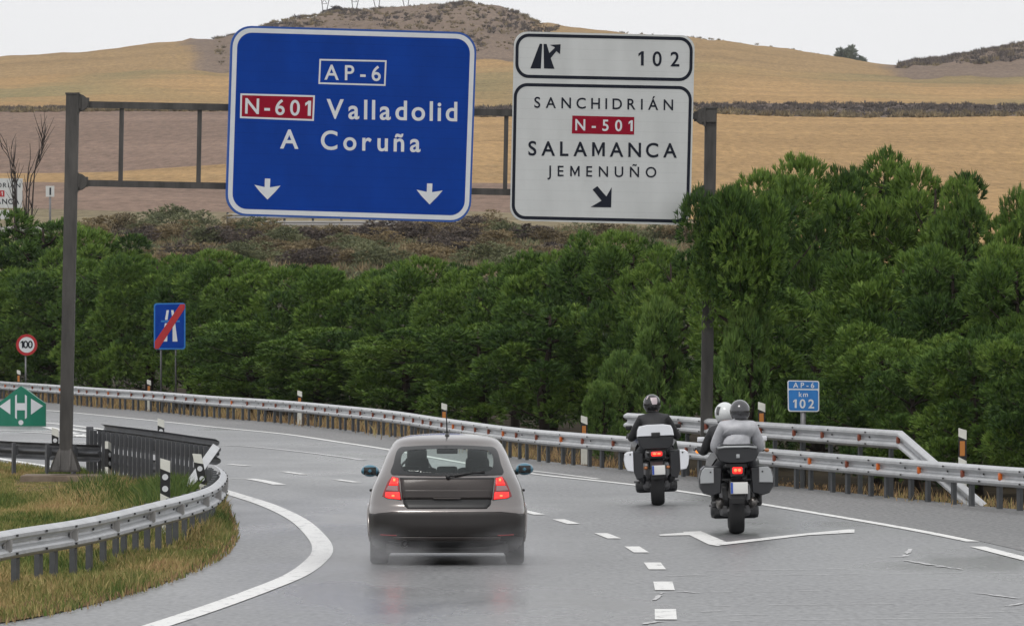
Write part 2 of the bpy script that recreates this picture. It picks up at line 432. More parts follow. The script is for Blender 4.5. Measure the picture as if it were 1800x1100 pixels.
# worn paint and patched streaks
mk = MB(); rnd = random.Random(3)
def scrap(pts, wd):
    P = []
    for a, b in zip(pts[:-1], pts[1:]):
        for k in range(6):
            t = k / 6; P.append((a[0] + (b[0] - a[0]) * t + rnd.uniform(-2, 2), a[1] + (b[1] - a[1]) * t + rnd.uniform(-.5, .5)))
    P.append(pts[-1])
    for k, (a, b) in enumerate(zip(P[:-1], P[1:])):
        if rnd.random() < 0.85:
            strip(mk, [ground(*a), ground(*b)], wd * rnd.uniform(0.4, 1.5), 0.007 + 0.0003 * (k % 3), PAINTW)
scrap([(1515, 982), (1590, 978), (1600, 965)], .05); scrap([(1590, 985), (1640, 993), (1690, 1001)], .07); scrap([(1700, 1040), (1790, 1052)], .06)
scrap([(1770, 1066), (1800, 1060)], .08); scrap([(1150, 1055), (1165, 1042), (1200, 1040), (1225, 1042)], .06); scrap([(1125, 1098), (1160, 1092)], .07)
scrap([(1235, 1075), (1285, 1073)], .05); scrap([(1165, 1013), (1240, 1010)], .05)

for y in (1002, 1012, 1041, 1063, 1080, 1092):
    x0 = rnd.uniform(1130, 1350)
    a = (x0, y + rnd.uniform(-1, 2)); b = (rnd.uniform(1650, 1850), y - rnd.uniform(2, 7))
    n_ = 14
    for k in range(n_):
        if rnd.random() < 0.7:
            q = lambda t: ground(a[0] + (b[0] - a[0]) * t, a[1] + (b[1] - a[1]) * t)
            strip(mk, [q(k / n_), q((k + .96) / n_)], 0.035, 0.0065, PAINTW)
mk.build('worn_paint_streaks')['kind'] = 'structure'

# ------------------------------------------------------------------ hills
COLS = [(-9000 + 600 * k) for k in range(13)] + list(range(-1500, 3301, 14)) + [3900 + 600 * k for k in range(13)]
ROWS = [
 (300, [(0, 678.0)]),
 (365, [(0, 480), (900, 478), (1800, 480)]),
 (430, [(0, 412), (600, 413), (1250, 412), (1800, 405)]),
 (450, [(0, 398), (600, 398), (1250, 402), (1800, 392)]),
 (560, [(0, 366), (400, 374), (850, 372), (1250, 388), (1800, 370)]),
 (780, [(0, 322), (200, 317), (400, 322), (850, 322), (1250, 335), (1800, 330)]),
 (880, [(0, 305), (200, 301), (400, 288), (850, 290), (1250, 300), (1800, 300)]),
 (1260, [(0, 197), (400, 195), (850, 206), (1150, 202), (1260, 200), (1400, 205), (1500, 207), (1800, 204)]),
 (1320, [(0, 191), (400, 189), (850, 188), (1250, 183), (1500, 182), (1800, 185)]),
 (1800, [(-1500, 190), (0, 138), (270, 122), (400, 128), (850, 112), (960, 105), (1250, 112), (1440, 128), (1560, 134), (1800, 139), (3300, 150)]),
 (2400, [(-3000, 320), (-1500, 230), (-400, 140), (0, 112), (100, 104), (200, 96), (300, 83), (340, 78), (400, 75), (440, 62), (480, 45), (520, 37), (570, 29), (600, 23),
         (660, 22), (720, 18), (780, 13), (830, 11), (880, 19), (920, 33), (955, 53), (1010, 60), (1220, 76), (1300, 85), (1400, 99), (1460, 110),
         (1520, 122), (1560, 128), (1590, 130), (1605, 123), (1660, 117), (1700, 107), (1760, 95), (1800, 86), (2000, 50), (2600, 80), (4000, 300)]),
 (3000, [(0, 260)]),
]
FC = dict(gold=(.355, .225, .10), gold2=(.30, .20, .095), plow=(.205, .140, .105), scrub=(.185, .135, .10), bank=(.14, .11, .095), brush=(.20, .165, .10), wet=(.25, .235, .22), green=(.22, .18, .085))
def lerp3(a, b, t):
    t = max(0, min(1, t)); t = t * t * (3 - 2 * t)
    return tuple(x + (y - x) * t for x, y in zip(a, b))
def field_col(i, px, sub):
    j = 60 * noise.noise(Vector((px * 0.012, i * 7.7 + sub * .35, 0)))
    if i == 0: return (.045, .038, .028)
    if i in (1, 3): return FC['brush'] if px < 1230 else FC['gold']
    if i == 2: return lerp3(FC['wet'], FC['gold'], (px - 1180) / 40)
    if i == 4: return lerp3(FC['plow'], FC['gold'], (px + j - 1000) / 60)
    if i == 5: return lerp3(FC['gold'], FC['brush'], .35 * max(0, noise.noise(Vector((px * .02, sub, 3)))) + .12)
    if i == 6: return lerp3(FC['plow'], FC['gold'], (px + j - 540) / 50)
    if i == 7: return FC['bank']
    if i == 8: return lerp3(FC['gold'], FC['green'], .25 + .9 * noise.noise(Vector((px * .004, sub * .3, 8))))
    c = lerp3(FC['gold2'], FC['scrub'], (px + j - 320) / 50)
    c = lerp3(c, FC['gold2'], (px + j - 950) / 60)
    return lerp3(c, FC['scrub'], (px + j * .5 - 1545) / 40)
FIELD = bpy.data.materials.new('field soil and stubble'); FIELD.use_nodes = True
n = FIELD.node_tree.nodes; l = FIELD.node_tree.links; b_ = n['Principled BSDF']; b_.inputs['Roughness'].default_value = .95; b_.inputs['Specular IOR Level'].default_value = .1
at_ = n.new('ShaderNodeAttribute'); at_.attribute_name = 'field'; tc = n.new('ShaderNodeTexCoord')
def fnoise(sc, st, det, rough, lo, hi):
    mp = n.new('ShaderNodeMapping'); mp.inputs['Scale'].default_value = st; l.new(tc.outputs['Object'], mp.inputs['Vector'])
    z_ = n.new('ShaderNodeTexNoise'); z_.inputs['Scale'].default_value = sc; z_.inputs['Detail'].default_value = det; z_.inputs['Roughness'].default_value = rough
    l.new(mp.outputs['Vector'], z_.inputs['Vector'])
    r_ = n.new('ShaderNodeMapRange'); r_.inputs['From Min'].default_value = .25; r_.inputs['From Max'].default_value = .75; r_.inputs['To Min'].default_value = lo; r_.inputs['To Max'].default_value = hi
    l.new(z_.outputs['Fac'], r_.inputs['Value']); return r_.outputs['Result']
f1 = fnoise(.9, (1, .12, 1), 6, .8, .50, 1.50); f2 = fnoise(.03, (.5, .35, 1), 8, .7, .80, 1.2); f3 = fnoise(.02, (.15, 1.6, 1), 5, .6, .86, 1.14)
mm = n.new('ShaderNodeMath'); mm.operation = 'MULTIPLY'; l.new(f1, mm.inputs[0]); l.new(f2, mm.inputs[1])
m3 = n.new('ShaderNodeMath'); m3.operation = 'MULTIPLY'; l.new(mm.outputs[0], m3.inputs[0]); l.new(f3, m3.inputs[1])
vm = n.new('ShaderNodeVectorMath'); vm.operation = 'SCALE'; l.new(at_.outputs['Color'], vm.inputs[0]); l.new(m3.outputs[0], vm.inputs['Scale']); l.new(vm.outputs[0], b_.inputs['Base Color'])
hb = MB(); SUB = 7
grid = []; CC = []; hb.m(FIELD)
for i in range(len(ROWS)):
    last = i == len(ROWS) - 1
    for s_ in range(1 if last else SUB):
        t = s_ / SUB
        rowv = []
        for px in COLS:
            D0, T0 = ROWS[i]; z0 = EYE + (HY - interp(T0, px)) / F * D0
            if i == 0: z0 = -0.05
            if last: D, z = D0, z0
            else:
                D1, T1 = ROWS[i + 1]; z1 = EYE + (HY - interp(T1, px)) / F * D1
                D = D0 + (D1 - D0) * t; z = z0 + (z1 - z0) * t
                if i == 9: z = z0 + (z1 - z0) * (math.sin(t * math.pi / 2) * 0.6 + t * 0.4)
            x = (px - CX) / F * D
            amp = 0.0 if i == 0 and s_ == 0 else (D / 1500) * 1.3 * ((1.0 if (330 < px < 985 or px > 1600) else .35) if i >= 9 else (0.12 if i in (2, 3, 6, 7) else 0.3))
            z += amp * (noise.fractal(Vector((x / 16, D / 50, 0)), 0.9, 2.1, 4))
            rowv.append(len(hb.v)); hb.v.append((x, D, z))
        grid.append((i, rowv))
for ri, ((i, a), (_, b)) in enumerate(zip(grid[:-1], grid[1:])):
    for k in range(len(COLS) - 1):
        hb.f.append([a[k], a[k + 1], b[k + 1], b[k]]); hb.sm.append(True)
        hb.mi.append(0); CC += [field_col(i, COLS[k], ri), field_col(i, COLS[k + 1], ri), field_col(i, COLS[k + 1], ri), field_col(i, COLS[k], ri)]
ho = hb.build('hills'); ho['kind'] = 'structure'
ca = ho.data.attributes.new('field', 'FLOAT_COLOR', 'CORNER'); ca.data.foreach_set('color', [v for c in CC for v in (*c, 1.0)])
HROWS = ROWS
def hill_at(px, D):
    for i in range(len(HROWS) - 1):
        D0, T0 = HROWS[i]; D1, T1 = HROWS[i + 1]
        if D0 <= D <= D1:
            z0 = EYE + (HY - interp(T0, px)) / F * D0 if i else -0.05
            z1 = EYE + (HY - interp(T1, px)) / F * D1
            t = (D - D0) / (D1 - D0)
            if i == 9: t = math.sin(t * math.pi / 2) * 0.6 + t * 0.4
            return Vector(((px - CX) / F * D, D, z0 + (z1 - z0) * t))
    return Vector(((px - CX) / F * D, D, -0.05))

# ------------------------------------------------------------------ text
GLY = {}
def glyph(ch, bold):
    k = (ch, bold)
    if k in GLY: return GLY[k]
    if ch == '1':
        t = 0.118 + 2 * bold
        vs = [(0.13, 0), (0.13 + t, 0), (0.13 + t, .69), (0.155, .69), (0.0, .575), (0.0, .575 - t * .95), (0.13, .545)]
        res = ([Vector((x, y, 0)) for x, y in vs], [list(range(7))])
    elif ch == 'M':
        t = 0.098 + 2 * bold; W_ = 0.66; a = t * .5
        vs = [(0, 0), (t, 0), (t, .46), (W_ / 2, .02), (W_ - t, .46), (W_ - t, 0), (W_, 0), (W_, .69), (W_ - t * 1.0, .69), (W_ / 2, .26), (t * 1.0, .69), (0, .69)]
        res = ([Vector((x, y, 0)) for x, y in vs], [[0, 1, 2, 10, 11], [10, 2, 3, 9], [9, 3, 4, 8], [8, 4, 5, 6, 7]])
    else:
        cu = bpy.data.curves.new('t', 'FONT'); cu.body = ch; cu.offset = bold; cu.resolution_u = 6
        cu.fill_mode = 'FRONT'
        o = bpy.data.objects.new('t', cu); COL.objects.link(o)
        dg = bpy.context.evaluated_depsgraph_get(); dg.update()
        me = bpy.data.meshes.new_from_object(o.evaluated_get(dg))
        res = ([v.co.copy() for v in me.vertices], [list(p.vertices) for p in me.polygons])
        bpy.data.objects.remove(o); bpy.data.curves.remove(cu); bpy.data.meshes.remove(me)
    x0 = min(v.x for v in res[0]); x1 = max(v.x for v in res[0])
    GLY[k] = ([v - Vector((x0, 0, 0)) for v in res[0]], res[1], x1 - x0)
    return GLY[k]
def write(mb, text, a, b, cap, mt, z, bold=0.014, spw=1.7):
    """letters from a to b (2-D baseline ends on the sign), cap height cap, standing z proud of the sheet"""
    a = Vector((a[0], a[1])); b = Vector((b[0], b[1])); u = (b - a); W = u.length; u.normalize(); v = Vector((-u.y, u.x))
    sc = cap / 0.69
    gl = [None if c == ' ' else glyph(c, bold) for c in text]
    tot = sum(g_[2] * sc for g_ in gl if g_)
    gaps = 0.0
    for i in range(len(gl) - 1):
        gaps += spw if (gl[i] is None or gl[i + 1] is None) else 1.0
    gp = (W - tot) / max(gaps, 1)
    x = 0.0
    for i, g_ in enumerate(gl):
        if g_:
            vs = []
            n_ = len(g_[0])
            for q in g_[0]:
                p = a + u * (x + q.x * sc) + v * (q.y * sc); vs.append((p.x, p.y, z))
            mb.add(vs, g_[1], mt); x += g_[2] * sc
        if i < len(gl) - 1: x += gp * (spw if (gl[i] is None or gl[i + 1] is None) else 1.0)

def slats(m, pitch, amt):
    n = m.node_tree.nodes; l = m.node_tree.links; b = n['Principled BSDF']
    src = b.inputs['Base Color'].links[0].from_socket
    tc = n.new('ShaderNodeTexCoord'); sp = n.new('ShaderNodeSeparateXYZ'); l.new(tc.outputs['Object'], sp.inputs[0])
    dv = n.new('ShaderNodeMath'); dv.operation = 'DIVIDE'; dv.inputs[1].default_value = pitch; l.new(sp.outputs['Y'], dv.inputs[0])
    fr = n.new('ShaderNodeMath'); fr.operation = 'FRACT'; l.new(dv.outputs[0], fr.inputs[0])
    gt = n.new('ShaderNodeMath'); gt.operation = 'LESS_THAN'; gt.inputs[1].default_value = .07; l.new(fr.outputs[0], gt.inputs[0])
    nz = n.new('ShaderNodeTexNoise'); nz.inputs['Scale'].default_value = 1.1; nz.inputs['Detail'].default_value = 7
    mp = n.new('ShaderNodeMapping'); mp.inputs['Scale'].default_value = (2.2, .5, 1); l.new(tc.outputs['Object'], mp.inputs['Vector']); l.new(mp.outputs['Vector'], nz.inputs['Vector'])
    ma = n.new('ShaderNodeMath'); ma.operation = 'MULTIPLY_ADD'; ma.inputs[1].default_value = -amt; ma.inputs[2].default_value = 1.12; l.new(gt.outputs[0], ma.inputs[0])
    mb_ = n.new('ShaderNodeMath'); mb_.operation = 'MULTIPLY_ADD'; mb_.inputs[1].default_value = -.28; l.new(nz.outputs['Fac'], mb_.inputs[0]); l.new(ma.outputs[0], mb_.inputs[2])
    vm = n.new('ShaderNodeVectorMath'); vm.operation = 'SCALE'; l.new(src, vm.inputs[0]); l.new(mb_.outputs[0], vm.inputs['Scale']); l.new(vm.outputs[0], b.inputs['Base Color'])
slats(WHITEP, .175, .06); slats(BLUE, .175, .10)
class Board:
    """a flat sign: root empty whose local x,y lie on the face, z towards the traffic"""
    def __init__(s, name, quad, label, cat, group=None):
        # quad: world points TL, TR, BR, BL
        TL, TR, BR, BL = quad
        u = ((TR - TL) + (BR - BL)).normalized(); v = ((TL - BL) + (TR - BR)); v = (v - u * v.dot(u)).normalized(); nrm = u.cross(v)
        s.O = BL; s.u, s.v, s.n = u, v, nrm
        M = Matrix((u, v, nrm)).transposed().to_4x4(); M.translation = BL
        s.root = bpy.data.objects.new(name, None); COL.objects.link(s.root); s.root.matrix_world = M
        s.root.empty_display_size = 0.3
        tag(s.root, label, cat, group)
    def at(s, px, py):
        o = Vector((0, 0, EYE)); d_ = at(px, py, 1.0) - o
        t = (s.O - o).dot(s.n) / d_.dot(s.n); p = o + d_ * t - s.O
        return (p.dot(s.u), p.dot(s.v))
def rrect(q, r, k=8):
    """rounded quad from 4 corner points in order"""
    P = [Vector(p) for p in q]; out = []
    for i in range(4):
        p = P[i]; a = (P[i - 1] - p).normalized(); b = (P[(i + 1) % 4] - p).normalized()
        c = p + (a + b) * r
        for j in range(k + 1):
            t = j / k * math.pi / 2
            out.append(c - b * r * math.cos(t) - a * r * math.sin(t))
    return out
def inset(q, d_):
    P = [Vector(p) for p in q]; out = []
    for i in range(4):
        a = (P[i - 1] - P[i]).normalized(); b = (P[(i + 1) % 4] - P[i]).normalized(); out.append(P[i] + (a + b) * d_)
    return out
def ring(mb, outer, inner, z, mt):
    k = len(outer)
    vs = [(p.x, p.y, z) for p in outer] + [(p.x, p.y, z) for p in inner]
    fs = [(i, (i + 1) % k, k + (i + 1) % k, k + i) for i in range(k)]
    a = Vector(vs[1]) - Vector(vs[0]); b = Vector(vs[k]) - Vector(vs[0])
    if a.cross(b).z < 0: fs = [f[::-1] for f in fs]
    mb.add(vs, fs, mt)
def flat(mb, pts, z, mt):
    vs = [(p[0], p[1], z) for p in pts]; k = len(vs)
    ar = sum(vs[i][0] * vs[(i + 1) % k][1] - vs[(i + 1) % k][0] * vs[i][1] for i in range(k))
    mb.add(vs, [list(range(k)) if ar > 0 else list(range(k))[::-1]], mt)

# ------------------------------------------------------------------ sign gantry
DL, DR = 118.5, 122.0
def gD(px): return DL + (DR - DL) * (px - 118) / (1245 - 118)
def gp(px, py, fwd=0.0): return at(px, py, gD(px) - fwd)
base = ground(115, 847)
gr = empty('sign_gantry', (base.x, DL, 0.0), 'dark grey steel sign gantry spanning the road on two square posts', 'gantry')
inv = Matrix.Translation(-gr.location)
def gbuild(mb, name, parent=None):
    mb.v = [tuple(Vector(v) - gr.location) for v in mb.v]
    return mb.build(name, parent or gr)
m = MB(); m.bar(gp(115, 829), gp(128, 166), .215, .215, GANTRY)
m.box(gp(128, 165), (.24, .24, .03), GANTRY)
lp = gbuild(m, 'post')
m = MB(); bp_ = gp(115, 828)
m.box(bp_ + Vector((0, 0, .012)), (.50, .50, .03), GANTRY)
m.box(bp_ + Vector((0, 0, .19)), (.46, .46, .34), GANTRY, taper=.5)
for k in range(4):
    a = k * math.pi / 2 + 9e-4; dx, dy = math.cos(a), math.sin(a)
    t = Vector((-dy, dx, 0)) * .09
    for sgn in (-1, 1):
        p0 = bp_ + Vector((dx * .105, dy * .105, .027)) + t * sgn; p1 = p0 + Vector((dx * .15, dy * .15, 0)); p2 = p0 + Vector((0, 0, .36)); p3 = p0 + Vector((dx * .14, dy * .14, .06)); p4 = p0 + Vector((dx * .055, dy * .055, .26))
        th = Vector((-dy, dx, 0)) * .012
        vs = [q + th for q in (p0, p1, p3, p4, p2)] + [q - th for q in (p0, p1, p3, p4, p2)]
        m.add(vs, [(0, 1, 2, 3, 4), (9, 8, 7, 6, 5)] + [(i, (i + 1) % 5, 5 + (i + 1) % 5, 5 + i) for i in range(5)], GANTRY)
gbuild(m, 'base_plate', lp)
m = MB(); fl = gp(112, 833)
m.box((fl.x, DL + .1, fl.z - .21), (1.40, 1.3, .40), CONC, bevel=0.02)
gbuild(m, 'concrete_footing')
m = MB(); m.bar(gp(1240.5, 845), gp(1249.5, 190), .205, .205, GANTRY); m.box(gp(1249.5, 190), (.24, .24, .03), GANTRY)
gbuild(m, 'post')
# chords, struts and flanged joints
m = MB(); m.bar(gp(150, 184), gp(1232, 205), .11, .11, GANTRY); gbuild(m, 'upper_beam')
m = MB(); m.bar(gp(150, 322), gp(1228, 345), .11, .11, GANTRY); gbuild(m, 'lower_beam')
for px in (213, 350, 485, 620, 755, 889, 1025, 1160):
    ya = 184 + (px - 150) * 21 / 1082 + 5; yb = 322 + (px - 150) * 23 / 1078 - 5
    m = MB(); m.bar(gp(px + 1.2, ya), gp(px - 1.2, yb), .075, .075, GANTRY); gbuild(m, 'strut')
for px, py, sg in ((136, 181, 1), (134, 320, 1), (1240, 205, -1), (1237, 343, -1)):
    m = MB(); c = gp(px, py)
    q = [(0, .16), (.03, .15), (.10, .13), (.16, .085), (.185, .04), (.185, -.04), (.16, -.085), (.10, -.13), (.03, -.15), (0, -.16)]
    for yy in (-.10, .08):
        vs = [c + Vector((sg * x, yy, z)) for x, z in q] + [c + Vector((sg * x, yy + .02, z)) for x, z in q]; k = len(q)
        m.add(vs, [list(range(k)), list(range(2 * k - 1, k - 1, -1))] + [(i, k + i, k + (i + 1) % k, (i + 1) % k) for i in range(k)], GANTRY)
    m.box(c + Vector((sg * .015, 0, 0)), (.03, .30, .34), GANTRY); m.box(c + Vector((sg * .10, 0, 0)), (.20, .14, .17), GANTRY)
    m.box(c + Vector((-sg * .06, 0, 0)), (.25, .26, .20), GANTRY)
    gbuild(m, 'flange_joint')

def sign_backing(B, name, w_, h_, ys):
    m = MB()
    for fx in (0.2, 0.5, 0.8):
        m.box((w_ * fx, h_ * .5, -.065), (.08, h_ * .92, .06), GALVD)
    m.build('backing_rail', B.root)

q = [gp(406, 45, .25), gp(838.5, 57, .25), gp(827, 391.5, .25), gp(396.5, 378, .25)]
B = Board('blue_direction_sign', q, 'large blue AP-6 sign to Valladolid and A Coruña hanging on the gantry', 'road sign')
Q = [B.at(406.5, 45), B.at(838.5, 57.5), B.at(827, 391.5), B.at(396, 378.5)]
m = MB(); m.prism(rrect(Q, .36), BLUEE, -.035, 0.0); m.build('panel', B.root)
m = MB(); o1 = rrect(inset(Q, .035), .33); o2 = rrect(inset(Q, .115), .26); ring(m, o1, o2, .003, WHITEF); m.build('border', B.root)
m = MB(); flat(m, rrect(inset(Q, .118), .258), .002, BLUE); m.build('face', B.root)
def frame_box(px4, wd, mt_line, mt_fill, name, text, ta, tb, cap, bold):
    c = [B.at(*p) for p in px4]
    m = MB()
    if mt_fill: flat(m, c, .0035, mt_fill)
    ring(m, [Vector(p) for p in c], inset(c, wd), .005, mt_line)
    write(m, text, B.at(*ta), B.at(*tb), cap, WHITEF, .006, bold)
    return m.build(name, B.root)
S0 = 12300 / 119.0
frame_box([(561.5, 104), (679.5, 106.5), (677.5, 151.5), (559.5, 148)], .028, WHITEF, None, 'route_number', 'AP-6', (570, 140), (669, 142.5), 26 / S0, .012)
frame_box([(422.5, 164.5), (553.5, 168), (551.5, 213), (421.5, 208)], .03, WHITEF, REDB, 'route_shield', 'N-601', (430.5, 199.5), (546, 204), 26.5 / S0, .014)
m = MB(); write(m, 'Valladolid', B.at(573.5, 208), B.at(803.5, 213), 33.5 / S0, WHITEF, .006, .017); m.build('lettering', B.root)
m = MB(); write(m, 'A Coruña', B.at(492, 260.5), B.at(739, 267), 32.5 / S0, WHITEF, .006, .017, 1.9); m.build('lettering', B.root)
for cx, y0 in ((470, 314), (755, 322.5)):
    m = MB()
    pts = [(cx - 4.5, y0), (cx + 5, y0 + .3), (cx + 4.2, y0 + 15.5), (cx + 23, y0 + 12.5), (cx + 14, y0 + 23), (cx, y0 + 37), (cx - 14, y0 + 22.5), (cx - 23, y0 + 11), (cx - 5, y0 + 15)]
    flat(m, [B.at(*p) for p in pts], .006, WHITEF); m.build('arrow', B.root)
sign_backing(B, 'b', 4.15, 3.2, None)

q = [gp(905, 55.5, .25), gp(1221.5, 63, .25), gp(1213.5, 396, .25), gp(897, 387.5, .25)]
B = Board('white_exit_sign', q, 'white exit 102 sign for Sanchidrián and Salamanca hanging on the gantry', 'road sign')
Q = [B.at(905, 55.5), B.at(1221.5, 63), B.at(1213.5, 396), B.at(897, 387.5)]
m = MB(); m.prism(rrect(Q, .24), WHITEP, -.035, 0.0); m.build('panel', B.root)
for px4, nm in (([(906.5, 59), (1218, 66), (1216.5, 143.5), (905.5, 137)], 'border'), ([(903.5, 146), (1216.5, 152), (1210.5, 392), (899, 385)], 'border')):
    c = [B.at(*p) for p in px4]; m = MB()
    ring(m, rrect(c, .24), rrect(inset(c, .055), .19), .004, INK); m.build(nm, B.root)
cx3 = lambda p: B.at(880 + p[0] / 2.9725, 40 + p[1] / 2.9725)
m = MB()
flat(m, [cx3(p) for p in ((204, 111), (217, 112), (210, 241), (155, 240))], .004, INK)
flat(m, [cx3(p) for p in ((224, 112), (240, 112), (253, 155), (262, 188), (281, 242), (226, 240))], .004, INK)
flat(m, [cx3(p) for p in ((246, 168), (284, 131), (296, 143), (262, 186), (254, 182))], .0045, INK)
flat(m, [cx3(p) for p in ((257, 117), (313, 114), (310, 166), (292, 150), (281, 128))], .005, INK)
m.build('exit_symbol', B.root)
m = MB(); write(m, '102', B.at(1122, 115.5), B.at(1194, 117), 25.5 / S0, INK, .005, .012); m.build('exit_number', B.root)
m = MB(); write(m, 'SANCHIDRIÁN', B.at(939, 189.5), B.at(1183, 194), 19 / S0, INK, .005, .010); m.build('lettering', B.root)
c = [B.at(1006, 203.5), B.at(1115, 206), B.at(1114.5, 237), B.at(1005, 235)]
m = MB(); flat(m, c, .003, REDB); write(m, 'N-501', B.at(1011, 229), B.at(1112, 231), 19.5 / S0, WHITEF, .005, .015); m.build('route_shield', B.root)
m = MB(); write(m, 'SALAMANCA', B.at(928.5, 273), B.at(1189.5, 277), 25 / S0, INK, .005, .015); m.build('lettering', B.root)
m = MB(); write(m, 'JEMENUÑO', B.at(962, 309.5), B.at(1153.5, 312), 18.5 / S0, INK, .005, .008); m.build('lettering', B.root)
m = MB(); flat(m, [cx3(p) for p in ((480, 872), (505, 854), (552, 908), (580, 860), (577, 965), (470, 963), (527, 930))], .005, INK); m.build('arrow', B.root)
sign_backing(B, 'w', 3.05, 3.2, None)

# ------------------------------------------------------------------ guardrails
WPROF = [(0.0, -.15), (.012, -.148), (.060, -.122), (.078, -.105), (.078, -.070), (.060, -.050), (.010, -.022), (.004, 0), (.010, .022), (.060, .050), (.078, .070), (.078, .105), (.060, .122), (.012, .148), (0.0, .15)]
def wbeam(mb, pts, ns, mt, hs=None, k=0.97, bolts=0, topz=0.62):
    """pts base points, ns unit normals to traffic, hs height of the rail's centre above base"""
    n_ = len(pts); L = len(WPROF); vs = []
    for i in range(n_):
        h = (topz - .15) if hs is None else hs[i]
        for d_, z in WPROF: vs.append(pts[i] + ns[i] * (d_ + .02) + Vector((0, 0, h + z * k)))
        for d_, z in reversed(WPROF): vs.append(pts[i] + ns[i] * (d_ + .012) + Vector((0, 0, h + z * k)))
    M2 = 2 * L; fs = []
    for i in range(n_ - 1):
        for j in range(M2):
            j2 = (j + 1) % M2
            fs.append((i * M2 + j, (i + 1) * M2 + j, (i + 1) * M2 + j2, i * M2 + j2))
    fs.append(list(range(M2))); fs.append([(n_ - 1) * M2 + j for j in range(M2)][::-1])
    o = len(mb.v); mb.add(vs, fs, mt, False)
    if bolts:
        acc = 0.0
        for i in range(1, n_):
            acc += (pts[i] - pts[i - 1]).length
            if acc >= bolts:
                acc = 0.0; h = (topz - .15) if hs is None else hs[i]
                for z in (.092, -.088):
                    mb.box(pts[i] + ns[i] * .105 + Vector((0, 0, h + z)), (.018, .10, .022), BOLT)
                mb.box(pts[i] + ns[i] * .035 + Vector((0, 0, h + .02)), (.016, .10, .036), BOLT)

def guardrail(name, path, side, label, group, spacing, topz=.62, postw=.11, mt=GALV, pmt=GALVD, refl=None, rspace=2.0, bolts=0, extra=None, post_side=-1, phase=0.0, ctop=None, loc=None):
    P = [p.copy() for p in path]; ns = [q * side for q in normals2(P)]
    root = empty(name, loc or P[len(P) // 2], label, 'guardrail', group)
    O = root.location
    m = MB(); wbeam(m, [p - O for p in P], ns, mt, bolts=bolts, topz=topz); m.build('rail', root)
    # post
    m = MB(); m.box((0, 0, (topz - .02) / 2 - .1), (postw, .055, topz + .18), pmt)
    m.box((0, .045, (topz - .15)), (postw * .8, .05, .16), pmt)
    proto = m.build('post', root); first = True
    acc = spacing - phase; cnt = 0; racc = 0.0; rp = None; far = MB()
    for i in range(1, len(P)):
        acc += (P[i] - P[i - 1]).length; racc += (P[i] - P[i - 1]).length
        if acc >= spacing and cnt >= 100:
            acc -= spacing; nq = ns[i]
            far.box(P[i] - O + nq * (-.065) + Vector((0, 0, (topz - .02) / 2 - .1)), (postw, .055, topz + .18), pmt, rot=Matrix.Rotation(math.atan2(nq.y, nq.x) - math.pi / 2, 3, 'Z'))
        elif acc >= spacing:
            acc -= spacing; cnt += 1
            o = proto if first else proto.copy()
            if not first: COL.objects.link(o); o.parent = root
            first = False
            nq = ns[i]
            o.location = P[i] - O + nq * (-.065)
            o.rotation_euler = (0, 0, math.atan2(nq.y, nq.x) - math.pi / 2)
            # local +y of the post looks along nq
        if refl and racc >= rspace:
            racc -= rspace
            if rp is None:
                mr = MB()
                if refl == 'grey':
                    mr.add([(-.012, .02, -.10), (-.012, .10, -.055), (-.012, .10, .06), (-.012, .02, .075), (.012, .02, -.10), (.012, .10, -.055), (.012, .10, .06), (.012, .02, .075)],
                           [(0, 1, 2, 3), (7, 6, 5, 4), (0, 4, 5, 1), (1, 5, 6, 2), (2, 6, 7, 3), (3, 7, 4, 0)], GREYR)
                    mr.box((0, .028, 0), (.13, .012, .14), GREYR)
                else:
                    mr.box((0, .055, 0), (.085, .05, .10), ORANGE, bevel=.01)
                rp = mr.build('reflector', root); o = rp
                rp2 = None
                if refl == 'mixed':
                    rp2 = rp.data.copy(); rp2.materials.clear(); rp2.materials.append(RUSTR)
            else:
                o = rp.copy(); COL.objects.link(o); o.parent = root
            rcount = sum(1 for c_ in root.children if c_.name.startswith('reflector'))
            if refl == 'mixed' and rp2 and (P[i].x < 3.2 and random.random() < .8 or random.random() < .15):
                o.data = rp2; o['label'] = 'dull rusty red reflector'
            if refl == 'grey': pass
            o.location = P[i] - O + ns[i] * .02 + Vector((0, 0, topz - .15))
            o.rotation_euler = (0, 0, math.atan2(ns[i].y, ns[i].x) - math.pi / 2)
            if rcount >= 95: refl = None
    if far.v: far.build('post', root)['kind'] = 'stuff'
    return root

def cut(path, px0, px1):
    return [p for p in path if px0 <= CX + p.x / p.y * F <= px1]
SS = ROADSIDE
vis = cut(RAILP, -450, 2050)
RAILF = resample(list(reversed(vis)), 0.5)
# the photo's far guardrail: about 100 posts in view, closer together than their true pitch on the far bend
guardrail('guardrail', RAILF, -SS, 'long steel guardrail with orange reflectors curving along the outer edge of the road', None, 1.25, topz=.63, postw=.14, refl='mixed', rspace=2.35, bolts=2.0, phase=.3)
# raised second rail behind, between the motorbikes and the sloping end
UP = resample(cut(offset_path(RAILP, -0.45 * SS), 1100, 1594), 0.5)
ur = guardrail('raised_guardrail', UP, SS, 'second higher guardrail behind the front rail, its right end sloping down to the ground', None, 1.9, topz=1.03, refl='mixed', rspace=2.35, bolts=2.0, phase=1.0)
O = ur.location; m = MB()
nu = normals2(UP)[-1] * SS
tail = [UP[-1]] + resample(cut(offset_path(RAILP, -0.45 * SS), 1597, 1748), 0.5)
tn = [q * SS for q in normals2(tail)]
k = len(tail)
wbeam(m, [p - O for p in tail], tn, GALV, hs=[.88 - 1.0 * i / (k - 1) for i in range(k)])
m.build('sloping_end', ur)

